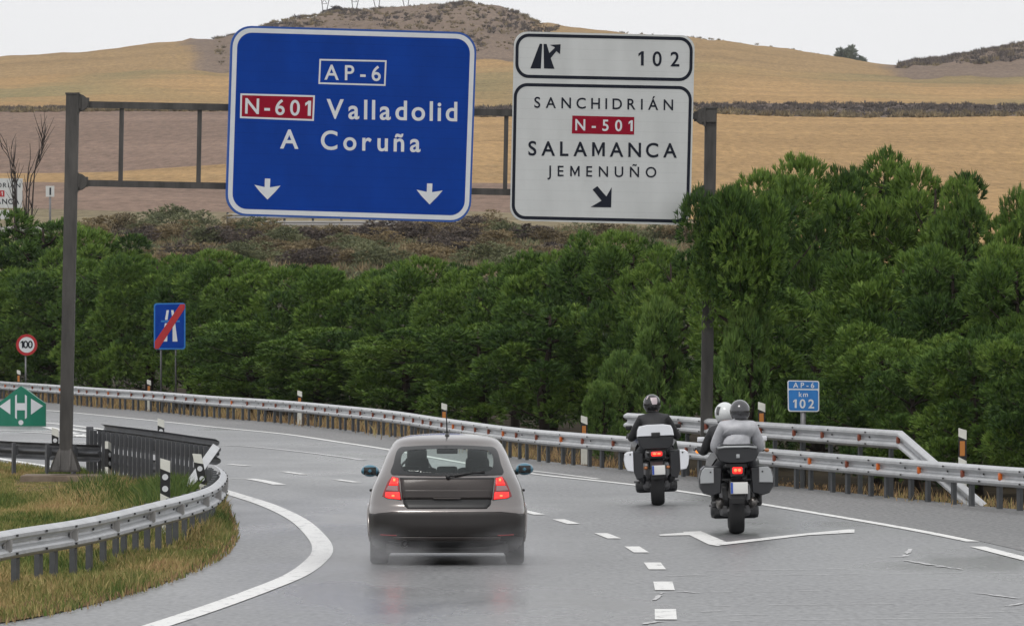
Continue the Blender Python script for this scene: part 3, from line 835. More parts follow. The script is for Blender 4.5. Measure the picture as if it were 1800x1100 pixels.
NEAR_S = [(-520, 235), (-200, 196), (0, 177), (145, 166), (255, 154), (327, 145.5), (364, 139.5), (381, 133.5), (386, 129), (384, 125), (374, 121)]
NEAR = smooth_path([Vector(((px - CX) / s_, F / s_, 0)) for px, s_ in NEAR_S], 0.4)
nn = normals2(NEAR)[3]
NS_ = 1.0 if nn.x > 0 else -1.0
guardrail('guardrail', NEAR, NS_, 'near pale guardrail with grey reflector fins curving round the grass island', None, 1.12, topz=.63, postw=.19, refl='grey', rspace=3.4, bolts=1.5, phase=.2, pmt=GALVD)
# rail on the far side of the island, seen from behind
BACKL = smooth_path([Vector(((px - CX) / s_, F / s_, 0)) for px, s_ in [(-400, 88), (-150, 95), (0, 100), (98, 102.2), (150, 103.2), (170, 103.4)]], 0.4)
guardrail('guardrail', BACKL, -NS_, 'low dark guardrail seen from behind on square posts left of the gantry post', None, 1.25, topz=.62, postw=.085, mt=GALVB, pmt=GALVB)
# tall close-posted barrier on the island tip
BK_S = [(163, 101.5), (185, 103), (257, 108), (312, 112.5), (350, 115.5), (377, 117.5)]
BK = smooth_path([Vector(((px - CX) / s_, F / s_, 0)) for px, s_ in BK_S], 0.3)
br = guardrail('close_posted_barrier', BK, -NS_, 'dark double barrier with close-set posts at the tip of the grass island', None, .62, topz=.86, postw=.07, mt=GALVB, pmt=GALVB)
O = br.location
m = MB(); nb = [q * -NS_ for q in normals2(BK)]
wbeam(m, [p - O for p in BK], nb, GALVB, topz=.48); m.build('lower_rail', br)
BK2 = [p + Vector((0.02, 1.6, 0)) for p in BK]
m = MB(); wbeam(m, [p - O for p in BK2[:-3]], nb[:-3], GALVB, topz=.92); m.build('rear_rail', br)
m = MB(); m.bar(at(379, 786, F / 118.0) - O, at(314, 877, F / 121.0) - O, .12, .06, GALV, up=Vector((0, 1, 0))); m.build('sloping_end', br)
m = MB()
for p in (BK[0],): m.box(p - O + Vector((-.05, 0, .42)), (.12, .12, .94), GALVB)
m.build('end_post', br)

# ------------------------------------------------------------------ delineator posts
def delineator(px, pytop, s_, label, group, amber=False, lean=0.0, rz=0.0, z0=0.0, wd=.12):
    D = F / s_; top = at(px, pytop, D); H = top.z - z0
    root = empty('delineator_post', (top.x, D, z0), label, 'delineator', group, rz)
    root.rotation_euler = (0, lean, rz)
    w2 = wd / 2
    def pr(poly, nm, mt, dy=0.0):
        m = MB(); k = len(poly)
        vs = [(x, -.03 - dy, z) for x, z in poly] + [(x, .03, z) for x, z in poly]
        m.add(vs, [list(range(k)), list(range(2 * k - 1, k - 1, -1))] + [(i, k + i, k + (i + 1) % k, (i + 1) % k) for i in range(k)], mt)
        return m.build(nm, root)
    b0 = H - .46; b1 = H - .15
    pr([(-w2, 0), (w2, 0), (w2, b0 - .03), (-w2, b0 + .03)], 'body', PLASW)
    pr([(-w2, b0 + .03), (w2, b0 - .03), (w2, b1 - .025), (-w2, b1 + .025)], 'black_band', BLACK)
    pr([(-w2, b1 + .025), (w2, b1 - .025), (w2, H - .035), (-w2, H)], 'top', PLASW)
    if amber:
        m = MB(); m.box((0, -.035, (b0 + b1) / 2), (wd * .62, .012, .22), AMBER); m.build('reflector', root)
    else:
        for zz in (b0 + .085, b1 - .08):
            m = MB(); pts = [(.038 * math.cos(a * math.pi / 6), .038 * math.sin(a * math.pi / 6)) for a in range(12)]
            k = 12; vs = [(x, -.036, zz + z) for x, z in pts] + [(x, -.028, zz + z) for x, z in pts]
            m.add(vs, [list(range(k)), list(range(2 * k - 1, k - 1, -1))] + [(i, k + i, k + (i + 1) % k, (i + 1) % k) for i in range(k)], WHITEF); m.build('reflector', root)
    return root
GL = 'black and white delineators on the grass island'; GO = 'amber delineators behind the long guardrail'
delineator(290.5, 805, 143, 'large black and white delineator just behind the near guardrail', GL)
delineator(283, 735, 97, 'black and white delineator standing above the close-posted barrier', GL)
delineator(97, 751, 99, 'small black and white delineator beside the left gantry post', GL)
delineator(368, 793, 124, 'leaning black and white delineator at the tip of the grass island', GL, lean=R(-12))
delineator(190, 775, 105, 'delineator turned edge-on right of the gantry footing', GL, rz=R(68))
for px, py, s_, lb in [(33, 650, 50, 'amber delineator below the 100 speed sign'), (262, 667, 57.5, 'amber delineator left of the end of motorway sign posts'), (527, 686, 66.5, 'amber delineator against the dark pines left of the car'),
                       (781, 708, 79.5, 'amber delineator directly behind the car aerial'), (1027, 730, 92.5, 'amber delineator left of the motorbike with white panniers'),
                       (1339, 706, 103.5, 'amber delineator right of the grey helmet of the pillion rider'), (1692, 752, 117.5, 'large amber delineator at the right, past the sloping rail end')]:
    delineator(px, py, s_, lb, GO, amber=True, rz=R(-8))

# ------------------------------------------------------------------ small signs
def post_pair(root, xs, top, mt=STEELP, w_=.06):
    for x in xs:
        m = MB(); m.tube([(x, .03, 0), (x, .03, top)], w_ / 2, mt, 8); m.build('post', root)
def sign_root(name, px, D, label, cat='road sign', z=0.0):
    return empty(name, ((px - CX) / F * D, D, z), label, cat)
def upright(mb, z=None):  # turn a sign laid in x,y into one standing in x,z facing -y
    mb.v = [(x, -y_ - .0, z_) for (x, z_, y_) in mb.v]; mb.f = [f for f in mb.f]
    return mb
class Face(MB):
    """builds with x,z on the face and depth towards the viewer"""
    def build(s, name, parent):
        s.v = [(x, -d_, z) for (x, z, d_) in s.v]
        return MB.build(s, name, parent)
D = 212.0; s_ = F / D
r = sign_root('end_of_motorway_sign', 298.5, D, 'blue end of motorway sign with red diagonal bar on two posts')
X = lambda px: (px - 298.5) / s_
Z = lambda py: EYE + (HY - py) / s_
post_pair(r, [X(283), X(309)], Z(535))
m = Face(); c = rrect([(X(270.5), Z(533)), (X(326), Z(532)), (X(326), Z(614)), (X(270.5), Z(614))], .09); m.prism(c, BLUEL, 0, .03); m.build('panel', r)
m = Face(); c4 = [(X(272), Z(534.5)), (X(324.5), Z(533.5)), (X(324.5), Z(612.5)), (X(272), Z(612.5))]; flat(m, rrect(inset(c4, .015), .07), .033, BLUE); m.build('face', r)
m = Face()
for pts in (((293, 545), (297, 545), (294.5, 562), (290, 562)), ((301, 545), (305, 545), (308, 562), (303, 562)), ((283, 563), (316, 563), (316, 566), (283, 566)),
            ((290, 568), (295, 568), (294, 600), (285, 600)), ((303.5, 568), (308, 568), (312, 600), (303.5, 600))):
    flat(m, [(X(a), Z(b)) for a, b in pts], .036, BLUEL if pts[0][0] == 283 else WHITEF)
m.build('motorway_symbol', r)
m = Face(); flat(m, [(X(a), Z(b)) for a, b in ((272, 613), (272, 600), (317, 534.5), (325, 534.5), (325, 542), (279, 613))], .040, REDS); m.build('red_bar', r)

D = 246.0; s_ = F / D
r = sign_root('speed_limit_sign', 47, D, 'round red-rimmed 100 speed limit sign on a thin post'); X = lambda px: (px - 47) / s_
post_pair(r, [X(45)], Z(620))
circ = lambda rad, k=32: [(rad * math.cos(2 * math.pi * i / k), Z(606) + rad * math.sin(2 * math.pi * i / k)) for i in range(k)]
m = Face(); m.prism(circ(.375), REDS, 0, .03); m.build('red_rim', r)
m = Face(); flat(m, circ(.275), .034, WHITEF); m.build('face', r)
m = Face(); write(m, '100', (-.215, Z(611.5)), (.215, Z(611.5)), .25, INK, .038, .02); m.build('lettering', r)

D = 115.2; s_ = F / D
r = sign_root('kilometre_sign', 1412, D, 'small light blue AP-6 km 102 sign behind the raised guardrail'); X = lambda px: (px - 1412) / s_
post_pair(r, [X(1412)], Z(700), w_=.09)
m = Face(); m.prism(rrect([(X(1384), Z(668)), (X(1440), Z(669)), (X(1440), Z(723.5)), (X(1385), Z(723)), ], .04), WHITEF, 0, .025); m.build('panel', r)
m = Face(); flat(m, rrect([(X(1386), Z(670)), (X(1438), Z(671)), (X(1438), Z(683)), (X(1386), Z(682.5))], .02), .028, BLUEL); flat(m, rrect([(X(1386), Z(685)), (X(1438), Z(685.5)), (X(1438), Z(721.5)), (X(1387), Z(721))], .03), .028, BLUEL); m.build('face', r)
m = Face(); write(m, 'AP-6', (X(1394), Z(681)), (X(1431), Z(681.5)), 9 / s_, WHITEF, .031, .012); m.build('lettering', r)
m = Face(); write(m, 'km', (X(1404), Z(697)), (X(1420), Z(697)), 8.5 / s_, WHITEF, .031, .012); m.build('lettering', r)
m = Face(); write(m, '102', (X(1394), Z(716.5)), (X(1431), Z(717)), 15 / s_, WHITEF, .031, .02); m.build('kilometre_number', r)

D = 182.0; s_ = F / D
r = sign_root('divergence_beacon', 38, D, 'green divergence beacon with white double arrow on the hatched area', 'beacon'); X = lambda px: (px - 38) / s_
out = [(-4, 748), (-4, 709), (10, 699), (24, 688), (38, 678), (52, 688), (66, 699), (80, 709), (80, 748)]
m = MB(); ol = [(X(a), Z(b)) for a, b in out]
def bend(x): return -.45 * math.cos(min(1, abs(x) / .66) * math.pi / 2) * 0.6
k = len(ol)
# rounded shell: facets across the width with a curved front
xs = [X(-4) + (X(80) - X(-4)) * i / 16 for i in range(17)]
def topz(x): return interp(sorted([(a, b) for a, b in ol[1:8]]), x)
vs = []
for x in xs: vs += [(x, bend(x), 0.0), (x, bend(x), topz(x)), (x, .25, 0.0), (x, .25, topz(x))]
fs = []
for i in range(16):
    a, b = 4 * i, 4 * i + 4
    fs += [(a, b, b + 1, a + 1), (a + 2, a + 3, b + 3, b + 2), (a + 1, b + 1, b + 3, a + 3)]
fs += [(0, 1, 3, 2), (64, 66, 67, 65)]
m.add(vs, fs, GREEN); m.build('shell', r)
def onshell(mb, pts, mt, up=.006):
    vs = [(X(a), bend(X(a)) - up, Z(b)) for a, b in pts]
    mb.add(vs, [list(range(len(vs)))], mt)
m = MB()
onshell(m, [(-1, 714), (15, 703), (31, 693), (31, 736), (15, 725)], WHITEF); onshell(m, [(31, 708), (38, 708), (45, 708), (45, 720.5), (38, 720.5), (31, 720.5)], WHITEF)
onshell(m, [(45, 693), (60, 703), (76, 713), (60, 725), (45, 736)], WHITEF); m.build('double_arrow', r)
m = MB(); onshell(m, [(38 + 4.5 * math.cos(a * math.pi / 6), 742 + 4.5 * math.sin(a * math.pi / 6)) for a in range(12)], WHITEF); m.build('white_disc', r)

# white exit sign far off at the left edge
D = 372.0; s_ = F / D; hz = hill_at(0, D).z
r = sign_root('far_white_sign', 0, D, 'far white direction sign at the left edge behind bare stems', z=hz); X = lambda px: px / s_; Z = lambda py: EYE + (HY - py) / s_ - hz
post_pair(r, [X(-48), X(30)], Z(320), w_=.2)
m = Face(); m.prism([(X(-62), Z(313)), (X(40), Z(314)), (X(39), Z(366)), (X(-62), Z(365))], WHITEP, 0, .06); m.build('panel', r)
m = Face(); m.prism([(X(-62), Z(368)), (X(17), Z(369)), (X(16), Z(386)), (X(-62), Z(385))], WHITEP, 0, .06); m.build('lower_panel', r)
m = Face(); write(m, 'SANCHIDRIÁN', (X(-55), Z(329)), (X(36), Z(330)), 8 / s_, INK, .07, .01); m.build('lettering', r)
m = Face(); flat(m, [(X(-28), Z(335)), (X(8), Z(335)), (X(8), Z(346)), (X(-28), Z(346))], .07, REDS); write(m, 'N-501', (X(-25), Z(344)), (X(5), Z(344)), 7 / s_, WHITEF, .08, .01); m.build('route_shield', r)
m = Face(); write(m, 'SALAMANCA', (X(-55), Z(358)), (X(34), Z(359)), 9 / s_, INK, .07, .014); m.build('lettering', r)
D = 400.0; s_ = F / D; hz = hill_at(88, D).z
r = sign_root('small_white_sign', 88, D, 'tiny pale sign on the brown bank left of the gantry post', z=hz); X = lambda px: (px - 88) / s_; Z = lambda py: EYE + (HY - py) / s_ - hz
post_pair(r, [0], Z(330), w_=.12)
m = Face(); m.prism([(X(80.5), Z(327)), (X(95.5), Z(327)), (X(95.5), Z(346)), (X(80.5), Z(346))], WHITEP, 0, .05); m.build('panel', r)
m = Face(); flat(m, [(X(87), Z(330)), (X(90), Z(330)), (X(90), Z(343)), (X(87), Z(343))], .056, INK); m.build('mark', r)

# ------------------------------------------------------------------ trees and shrubs
def tuft(mb, p, d, rnd, n_, ln, wd, spread, tint, mt):
    d = d.normalized()
    a = d.orthogonal().normalized(); b = d.cross(a)
    vs = []; fs = []
    for k in range(n_):
        an = rnd.random() * 6.283; sp = spread * (0.25 + 0.75 * rnd.random())
        q = (d + (a * math.cos(an) + b * math.sin(an)) * sp).normalized()
        side = q.cross(Vector((rnd.uniform(-1, 1), rnd.uniform(-1, 1), rnd.uniform(-1, 1))))
        if side.length < 1e-3: side = a.copy()
        side.normalize(); L_ = ln * rnd.uniform(.7, 1.2); i = len(vs)
        o = p + q * ln * .05
        vs += [o - side * wd * .35, o + side * wd * .35, o + q * L_ * .6 + side * wd * .5, o + q * L_ , o + q * L_ * .6 - side * wd * .5]
        fs.append((i, i + 1, i + 2, i + 3, i + 4))
    mb.add(vs, fs, mt, False, [max(0, min(1, tint + rnd.uniform(-.07, .07)))] * len(vs))

def make_pine(seed, H=6.0, Rr=1.9, ncl=26, low=0.15, mt=None, ntuft=170, up=.62):
    """returns (crown mesh builder, trunk mesh builder) of a bushy pine, base at the origin"""
    rnd = random.Random(seed); mt = mt or PINE
    prof = [(0, .62), (.15, .85), (.3, .98), (.5, 1.0), (.68, .95), (.82, .80), (.92, .58), (1, .30)]
    crown = MB(); trunk = MB()
    top = Vector((rnd.uniform(-.3, .3), rnd.uniform(-.3, .3), H * .9))
    spine = [Vector((0, 0, -.2)), Vector((rnd.uniform(-.12, .12), rnd.uniform(-.12, .12), H * .3)), Vector((top.x * .6, top.y * .6, H * .6)), top]
    trunk.tube(spine, [.17, .13, .085, .03], BARK, 8)
    for c in range(ncl):
        t = ((c + rnd.random()) / ncl) ** .80
        z = H * (low + (0.90 - low) * t)
        rr = Rr * interp(prof, (z / H - low) / (1 - low)) * rnd.uniform(.40, .85)
        an = c * 2.39996 + rnd.uniform(-.6, .6)
        ctr = Vector((rr * math.cos(an), rr * math.sin(an), z))
        rc = rnd.uniform(.48, .98) * (Rr / 1.9)
        ct = .46 + rnd.uniform(-.26, .26)
        zb = max(.25, z - rr * rnd.uniform(.3, .7))
        tt = min(1, zb / (H * .9)); sp = Vector((top.x * tt, top.y * tt, zb))
        trunk.tube([sp, sp.lerp(ctr, .55) + Vector((0, 0, -.08)), ctr], [.055, .035, .015], BARK, 5)
        for k in range(int(ntuft * (rc * 1.9 / Rr / .73) ** 2)):
            dv = Vector((rnd.gauss(0, 1), rnd.gauss(0, 1), rnd.gauss(0, 1) + .45)).normalized()
            lump = .86 + .30 * noise.noise(dv * 2.6 + Vector((c * 3.1, seed, 0)))
            r_ = rc * lump * (1.0 - .32 * rnd.random() ** 2)
            p = ctr + Vector((dv.x * r_, dv.y * r_, dv.z * r_ * .74))
            if p.z < .2: continue
            dr = dv * .9 + Vector((0, 0, up)) + Vector((rnd.uniform(-.4, .4), rnd.uniform(-.4, .4), rnd.uniform(-.2, .3)))
            tuft(crown, p, dr, rnd, 9, .20, .026, .70, ct + rnd.uniform(-.20, .20), mt)
    return crown, trunk

def make_shrub(seed, mt, H=2.4, Rr=1.3, ncl=12, ntuft=42, ln=.30, wd=.05, up=.8, stems=9):
    rnd = random.Random(seed); crown = MB(); trunk = MB()
    for c in range(ncl):
        an = c * 2.39996 + rnd.uniform(-.4, .4); t = (c + .5) / ncl
        rr = Rr * math.sqrt(rnd.uniform(.05, 1)) * .75
        z = H * rnd.uniform(.22, .82) * (1 - .35 * (rr / Rr) ** 2)
        ctr = Vector((rr * math.cos(an), rr * math.sin(an), z)); rc = rnd.uniform(.32, .52) * Rr
        trunk.tube([Vector((rnd.uniform(-.1, .1), rnd.uniform(-.1, .1), -.1)), ctr * .5 + Vector((0, 0, z * .1)), ctr], [.03, .02, .008], TWIG, 4)
        ct = .5 + rnd.uniform(-.3, .3)
        for k in range(ntuft):
            dv = Vector((rnd.gauss(0, 1), rnd.gauss(0, 1), rnd.gauss(0, 1) + .3)).normalized()
            p = ctr + dv * rc * (1 - .5 * rnd.random() ** 2)
            if p.z < .05: p.z = .05
            tuft(crown, p, dv * .6 + Vector((0, 0, up)), rnd, 9, ln * .8, wd * .55, .9, ct + rnd.uniform(-.2, .2), mt)
    return crown, trunk

PROTO = {}
def proto_pair(key, maker):
    if key not in PROTO:
        c, t = maker()
        def me(mb, nm):
            o = mb.build(nm); d_ = o.data; bpy.data.objects.remove(o); return d_
        PROTO[key] = (me(c, 'crown'), me(t, 'trunk'))
    return PROTO[key]
def plant(name, key, maker, loc, sx, sz, label, cat, group=None, rz=None, parts=('crown', 'trunk')):
    cm, tm = proto_pair(key, maker)
    r_ = empty(name, loc, label, cat, group, rz if rz is not None else random.uniform(0, 6.28))
    r_.scale = (sx, sx, sz)
    for nm, me in zip(parts, (cm, tm)):
        o = bpy.data.objects.new(nm, me); COL.objects.link(o); o.parent = r_
    return r_

def pine_at(px, ytop, D, wpx, var, label, group, kind='pine'):
    s_ = F / D; H = EYE + (HY - ytop) / s_
    wd = wpx / s_ / 2
    if kind == 'pine':
        plant('pine_tree', 'pine%d' % var, lambda: make_pine(100 + var, ncl=24 + var, low=(.60 if var == 9 else .09)), ((px - CX) / s_, D, -.06), wd * 1.42 / 2.25, H / 5.95, label, 'pine tree', group)
    else:
        plant('green_shrub', 'lime%d' % var, lambda: make_pine(300 + var, H=3.2, Rr=1.3, ncl=16, low=.10, mt=LIME, ntuft=110, up=.6), ((px - CX) / s_, D, -.06), wd / 1.6, H / 3.5, label, 'shrub', group)

GB = 'pines in the row behind the long guardrail'; GR2 = 'tall pines on the right'; 
PINES = [
 # back row on the left
 (-30, 395, 268, 190, 0, 'pine at the left edge, half cut off by the frame'),
 (70, 366, 264, 210, 1, 'tall rounded pine left of the gantry post, its top under the far white sign'),
 (178, 398, 258, 170, 2, 'tall pine just right of the gantry post with a sloping top'),
 # main row
 (-20, 470, 252, 170, 3, 'dark pine behind the left end of the long guardrail, left of the 100 sign'),
 (95, 470, 249, 170, 4, 'dark shaded pine behind the 100 speed sign and gantry post'),
 (185, 446, 238, 165, 0, 'bright-topped pine between the gantry post and end of motorway sign'),
 (262, 440, 232, 165, 3, 'pine directly above the end of motorway sign'),
 (335, 447, 227, 150, 1, 'pine just right of the end of motorway sign'),
 (405, 441, 222, 160, 4, 'pine under the left corner of the blue sign'),
 (472, 452, 216, 165, 2, 'pine below the left arrow of the blue sign'),
 (548, 462, 209, 165, 0, 'pine below the middle of the blue sign, left of the car'),
 (622, 466, 203, 165, 3, 'pine below the blue sign, above the left side of the car'),
 (695, 455, 198, 160, 1, 'pine with a slightly higher crown above the car roof'),
 (768, 452, 192, 160, 4, 'pine below the right arrow of the blue sign, behind the car aerial'),
 (838, 468, 186, 160, 2, 'lower pine under the gap between the two big signs'),
 (905, 452, 180, 160, 0, 'pine below the left edge of the white exit sign'),
 (972, 432, 174, 165, 3, 'pine below the white exit sign, its crown reaching up toward the sign'),
 (1042, 404, 169, 165, 1, 'tall pine whose top almost touches the white exit sign'),
 (1115, 408, 164, 165, 4, 'tall pine under the right half of the white exit sign'),
 (1182, 424, 158, 150, 2, 'pine just left of the right gantry post'),
 (960, 520, 166, 190, 1, 'dark pine in front of the row, left of the left motorbike'),
 (850, 560, 173, 190, 3, 'low dark pine behind the guardrail right of the car'),
 (720, 570, 186, 200, 2, 'low dark pine behind the guardrail above the car roof'),
 (560, 575, 200, 200, 4, 'low dark pine behind the guardrail left of the car'),
 (440, 560, 212, 190, 0, 'low dark pine behind the guardrail under the blue sign corner'),
 # right-hand mass
 (1293, 328, 121.5, 155, 9, 'tall pine half hiding the top of the right gantry post'),
 (1350, 292, 142, 190, 0, 'tall pine right of the gantry post with candle-like tips'),
 (1432, 276, 146, 180, 4, 'tall pine in the middle of the right-hand group'),
 (1535, 256, 148, 200, 1, 'tallest pine of the right-hand group'),
 (1640, 280, 146, 190, 2, 'tall pine at the right shoulder of the tallest one'),
 (1705, 318, 140, 130, 4, 'narrower pine at the right end of the tall group'),
 (1815, 318, 132, 120, 3, 'pine at the right edge, partly cut by the frame'),
 (1330, 470, 131, 210, 2, 'dark pine behind the two riders on the right motorbike'),
 (1440, 500, 134, 200, 0, 'dark pine directly behind the kilometre sign'),
 (1570, 428, 122, 210, 3, 'bright green pine in front of the tall group, right of the kilometre sign'),
 (1680, 424, 119, 200, 1, 'bright green pine in front of the tall group, nearest the right edge'),
 (1790, 430, 117, 180, 4, 'front pine at the right edge behind the guardrail'),
 (1540, 560, 118, 190, 2, 'low spreading pine behind the raised guardrail'),
 (1610, 600, 114, 170, 0, 'low pine above the sloping end of the raised guardrail'),
 (1720, 575, 111, 190, 3, 'low dull pine behind the large amber delineator'),
 (1835, 560, 108, 180, 1, 'low pine in the bottom right behind the rail'),
]
PINES += [(px, yt, D, wp, var, 'pine standing outside the frame beyond the ends of the belt') for px, yt, D, wp, var in [
 (1950, 330, 128, 210, 0), (2080, 300, 122, 220, 3), (2230, 340, 116, 230, 1), (1980, 500, 106, 200, 2), (2140, 480, 102, 210, 4), (2400, 330, 108, 240, 2),
 (-160, 400, 276, 190, 1), (-290, 420, 284, 190, 4), (-420, 410, 292, 200, 0), (-140, 470, 258, 180, 2), (-260, 480, 266, 180, 3)]]
for i, (px, yt, D, wp, var, lb) in enumerate(PINES):
    pine_at(px, yt, D, wp, var, lb, 'pines beyond the ends of the belt' if 'outside' in lb else GR2 if px > 1225 else GB)
for px, yt, D, wp, var, lb in [
 (1100, 590, 138, 110, 0, 'light green bush behind the guardrail left of the black-jacketed rider'),
 (1165, 500, 143, 130, 1, 'tall light green bush above the black-jacketed rider'),
 (1060, 655, 137, 90, 1, 'small light green bush behind the amber delineator left of the bikes'),
 (1318, 500, 121.4, 130, 1, 'tall light bush in front of the trunk right of the gantry post'),
 (1275, 600, 128, 120, 0, 'light green bush between the gantry post and the white helmet'),
 (380, 640, 219, 70, 1, 'pale olive bush right of the end of motorway sign, above the rail'),
 (1180, 680, 131, 100, 0, 'low light bush between the two motorbikes behind the raised rail')]:
    pine_at(px, yt, D, wp, var, lb, 'light bushes behind the guardrail', 'shrub')

# shrubs on the bank between the pines and the fields
rs = random.Random(21)
GS = 'dry shrubs on the bank below the ploughed field'
def bank_shrub(px, ytop, D, wpx, mt, key, label):
    p = hill_at(px, D); s_ = F / D; H = max(1.2, (EYE + (HY - ytop) / s_) - p.z)
    plant('shrub', key, lambda: make_shrub(sum(map(ord, key)), mt), (p.x, D, p.z - .1), wpx * 1.15 / s_ / 2 / 1.35, H * 1.2 / 2.5, label, 'shrub', GS)
SH = {'b': (BROWN, 'bushy straw-brown shrub on the bank above the pines'), 'o': (OLIVE, 'grey-olive shrub on the bank above the pines'), 'd': (DUSK, 'dark bare purplish shrub on the bank above the pines')}
LIST = [(px, 438 + (i * 37) % 14, 95, 'boobd'[i % 5]) for i, px in enumerate(range(150, 1010, 44))]
for px, yt, wd, kd in [(205, 372, 70, 'b'), (250, 380, 70, 'o'), (300, 366, 85, 'o'), (345, 370, 70, 'o'), (275, 395, 80, 'b'), (330, 400, 80, 'b'), (385, 405, 90, 'd'), (410, 385, 60, 'b'), (452, 388, 70, 'o'),
                       (480, 396, 60, 'b'), (360, 415, 70, 'o'), (430, 412, 70, 'd'), (505, 415, 80, 'o'), (545, 412, 80, 'd'), (590, 410, 90, 'b'), (640, 398, 90, 'd'), (690, 385, 80, 'd'), (735, 380, 80, 'd'),
                       (600, 425, 90, 'o'), (665, 415, 90, 'b'), (715, 405, 90, 'd'), (770, 390, 80, 'b'), (815, 385, 80, 'd'), (855, 375, 60, 'b'), (790, 412, 90, 'd'), (850, 405, 90, 'b'), (895, 400, 80, 'o'),
                       (940, 408, 80, 'd'), (985, 405, 80, 'b'), (1030, 395, 70, 'o'), (1085, 400, 70, 'b'), (1140, 398, 70, 'o'), (1195, 396, 70, 'b'), (240, 410, 80, 'd'), (560, 435, 80, 'b'), (640, 438, 80, 'o'),
                       (730, 435, 80, 'b'), (800, 435, 80, 'd'), (880, 430, 80, 'b'), (215, 425, 70, 'b'), (480, 430, 70, 'b'), (160, 385, 60, 'b')]:
    LIST.append((px, yt, wd, kd))
for i, (px, yt, wd, kd) in enumerate(LIST):
    mt, lb = SH[kd]
    D = 366 + (455 - yt) * .85 + rs.uniform(-6, 6)
    bank_shrub(px + rs.uniform(-8, 8), yt + rs.uniform(-4, 4), D, wd * 1.05, mt, kd + str(i % 2), lb)

# shrubs on the ridge and the single field tree
def ridge_plant(px, ytop, wpx, mt, key, label, name='shrub', cat='shrub', D=2390, group='shrubs on the far ridge'):
    p = hill_at(px, D); s_ = F / D; H = max(2.5, (EYE + (HY - ytop) / s_) - p.z + 2)
    plant(name, key, lambda: make_shrub(sum(map(ord, key)) + 5, mt, ln=.5, wd=.12), (p.x, D, p.z - 2), wpx / s_ / 2 / 1.3, H / 2.5, label, cat, group)
for px, yt, wp, lb in [(1345, 82, 36, 'dark low shrub on the ridge right of the white exit sign'), (1441, 100, 30, 'rounded brown shrub on the ridge left of the field tree'), (1523, 116, 30, 'low brown shrub on the ridge just right of the field tree'),
                       (588, 12, 34, 'dark bush on the hilltop between the first two pylon feet'), (1625, 114, 40, 'dark shrub at the left foot of the right-hand hill'), (1652, 111, 40, 'second dark shrub up the right-hand hill'),
                       (1693, 102, 24, 'small dark shrub poking above the right-hand hill'), (1712, 98, 24, 'rounded dark shrub above the right-hand hill'), (1790, 84, 30, 'dark shrub on the crest of the hill at the right edge'),
                       (925, 30, 26, 'shrub on the right shoulder of the knob hill'), (900, 22, 26, 'small shrub near the top right of the knob hill'), (1740, 98, 26, 'low shrub on the crest of the right-hand hill')]:
    ridge_plant(px, yt, wp, DUSK, 'ridge%d' % (px % 2), lb)
ridge_plant(1486, 82, 40, FIELDTREE, 'fieldtree', 'lone grey-green tree standing on the ridge', 'field_tree', 'tree', group=None)
ridge_plant(1509, 96, 30, FIELDTREE, 'fieldtree2', 'smaller grey-green tree right beside the lone ridge tree', 'field_tree', 'tree', group=None)

# needle litter under the pines, and low scrub on the hill: both uncountable ground cover
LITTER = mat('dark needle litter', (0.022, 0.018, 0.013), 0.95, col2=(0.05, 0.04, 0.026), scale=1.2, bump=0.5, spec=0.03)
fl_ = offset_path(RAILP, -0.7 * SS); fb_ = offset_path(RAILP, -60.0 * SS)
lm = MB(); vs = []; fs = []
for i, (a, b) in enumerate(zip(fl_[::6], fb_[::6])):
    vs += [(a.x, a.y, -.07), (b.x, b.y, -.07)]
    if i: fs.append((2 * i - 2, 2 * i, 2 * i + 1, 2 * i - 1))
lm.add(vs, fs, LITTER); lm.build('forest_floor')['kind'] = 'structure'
rh = random.Random(77); sc = MB()
def hscrub(n_, pxr, Dr, mt, size, test=None):
    k = 0
    while k < n_:
        px = rh.uniform(*pxr); D_ = rh.uniform(*Dr)
        k += 1
        if test and not test(px, D_): continue
        p = hill_at(px, D_); sz = size * rh.uniform(.5, 1.5)
        for q in range(3): tuft(sc, p + Vector((rh.uniform(-.8, .8) * sz, rh.uniform(-.8, .8) * sz, -.1)), Vector((rh.uniform(-.5, .5), rh.uniform(-.5, .5), .8)), rh, 12, sz, sz * .13, 1.3, rh.uniform(.1, .9), mt)
knob = lambda px, D_: 350 < px < 975 and rh.random() < .9
hscrub(1500, (380, 980), (1850, 2390), DUSK, .95, lambda px, D_: noise.noise(Vector((px * .02, D_ * .006, 0))) > .05)
hscrub(1100, (380, 980), (1850, 2380), BROWN, .75)
hscrub(900, (1585, 1880), (1950, 2395), DUSK, 1.25); hscrub(700, (1585, 1880), (1950, 2390), BROWN, 1.0)
hscrub(160, (960, 1570), (2250, 2390), BROWN, .6)
o = sc.build('hill_scrub'); tag(o, 'low grey-brown scrub covering the knob hill and the right-hand hill', 'scrub', None, 'stuff')
sc = MB()
hscrub(2600, (-60, 1860), (1262, 1318), DUSK, .65, lambda px, D_: px > 1150 or D_ > 1290)
hscrub(900, (-60, 1860), (1255, 1275), BROWN, .8)
o = sc.build('hedge_bank'); tag(o, 'dark weedy bank running across the golden field', 'hedge', None, 'stuff')
sc = MB()
hscrub(3200, (100, 1260), (352, 440), BROWN, .42); hscrub(2600, (100, 1260), (352, 430), OLIVE, .40)
o = sc.build('bank_brush'); tag(o, 'low dry brush covering the bank above the pines', 'brush', None, 'stuff')

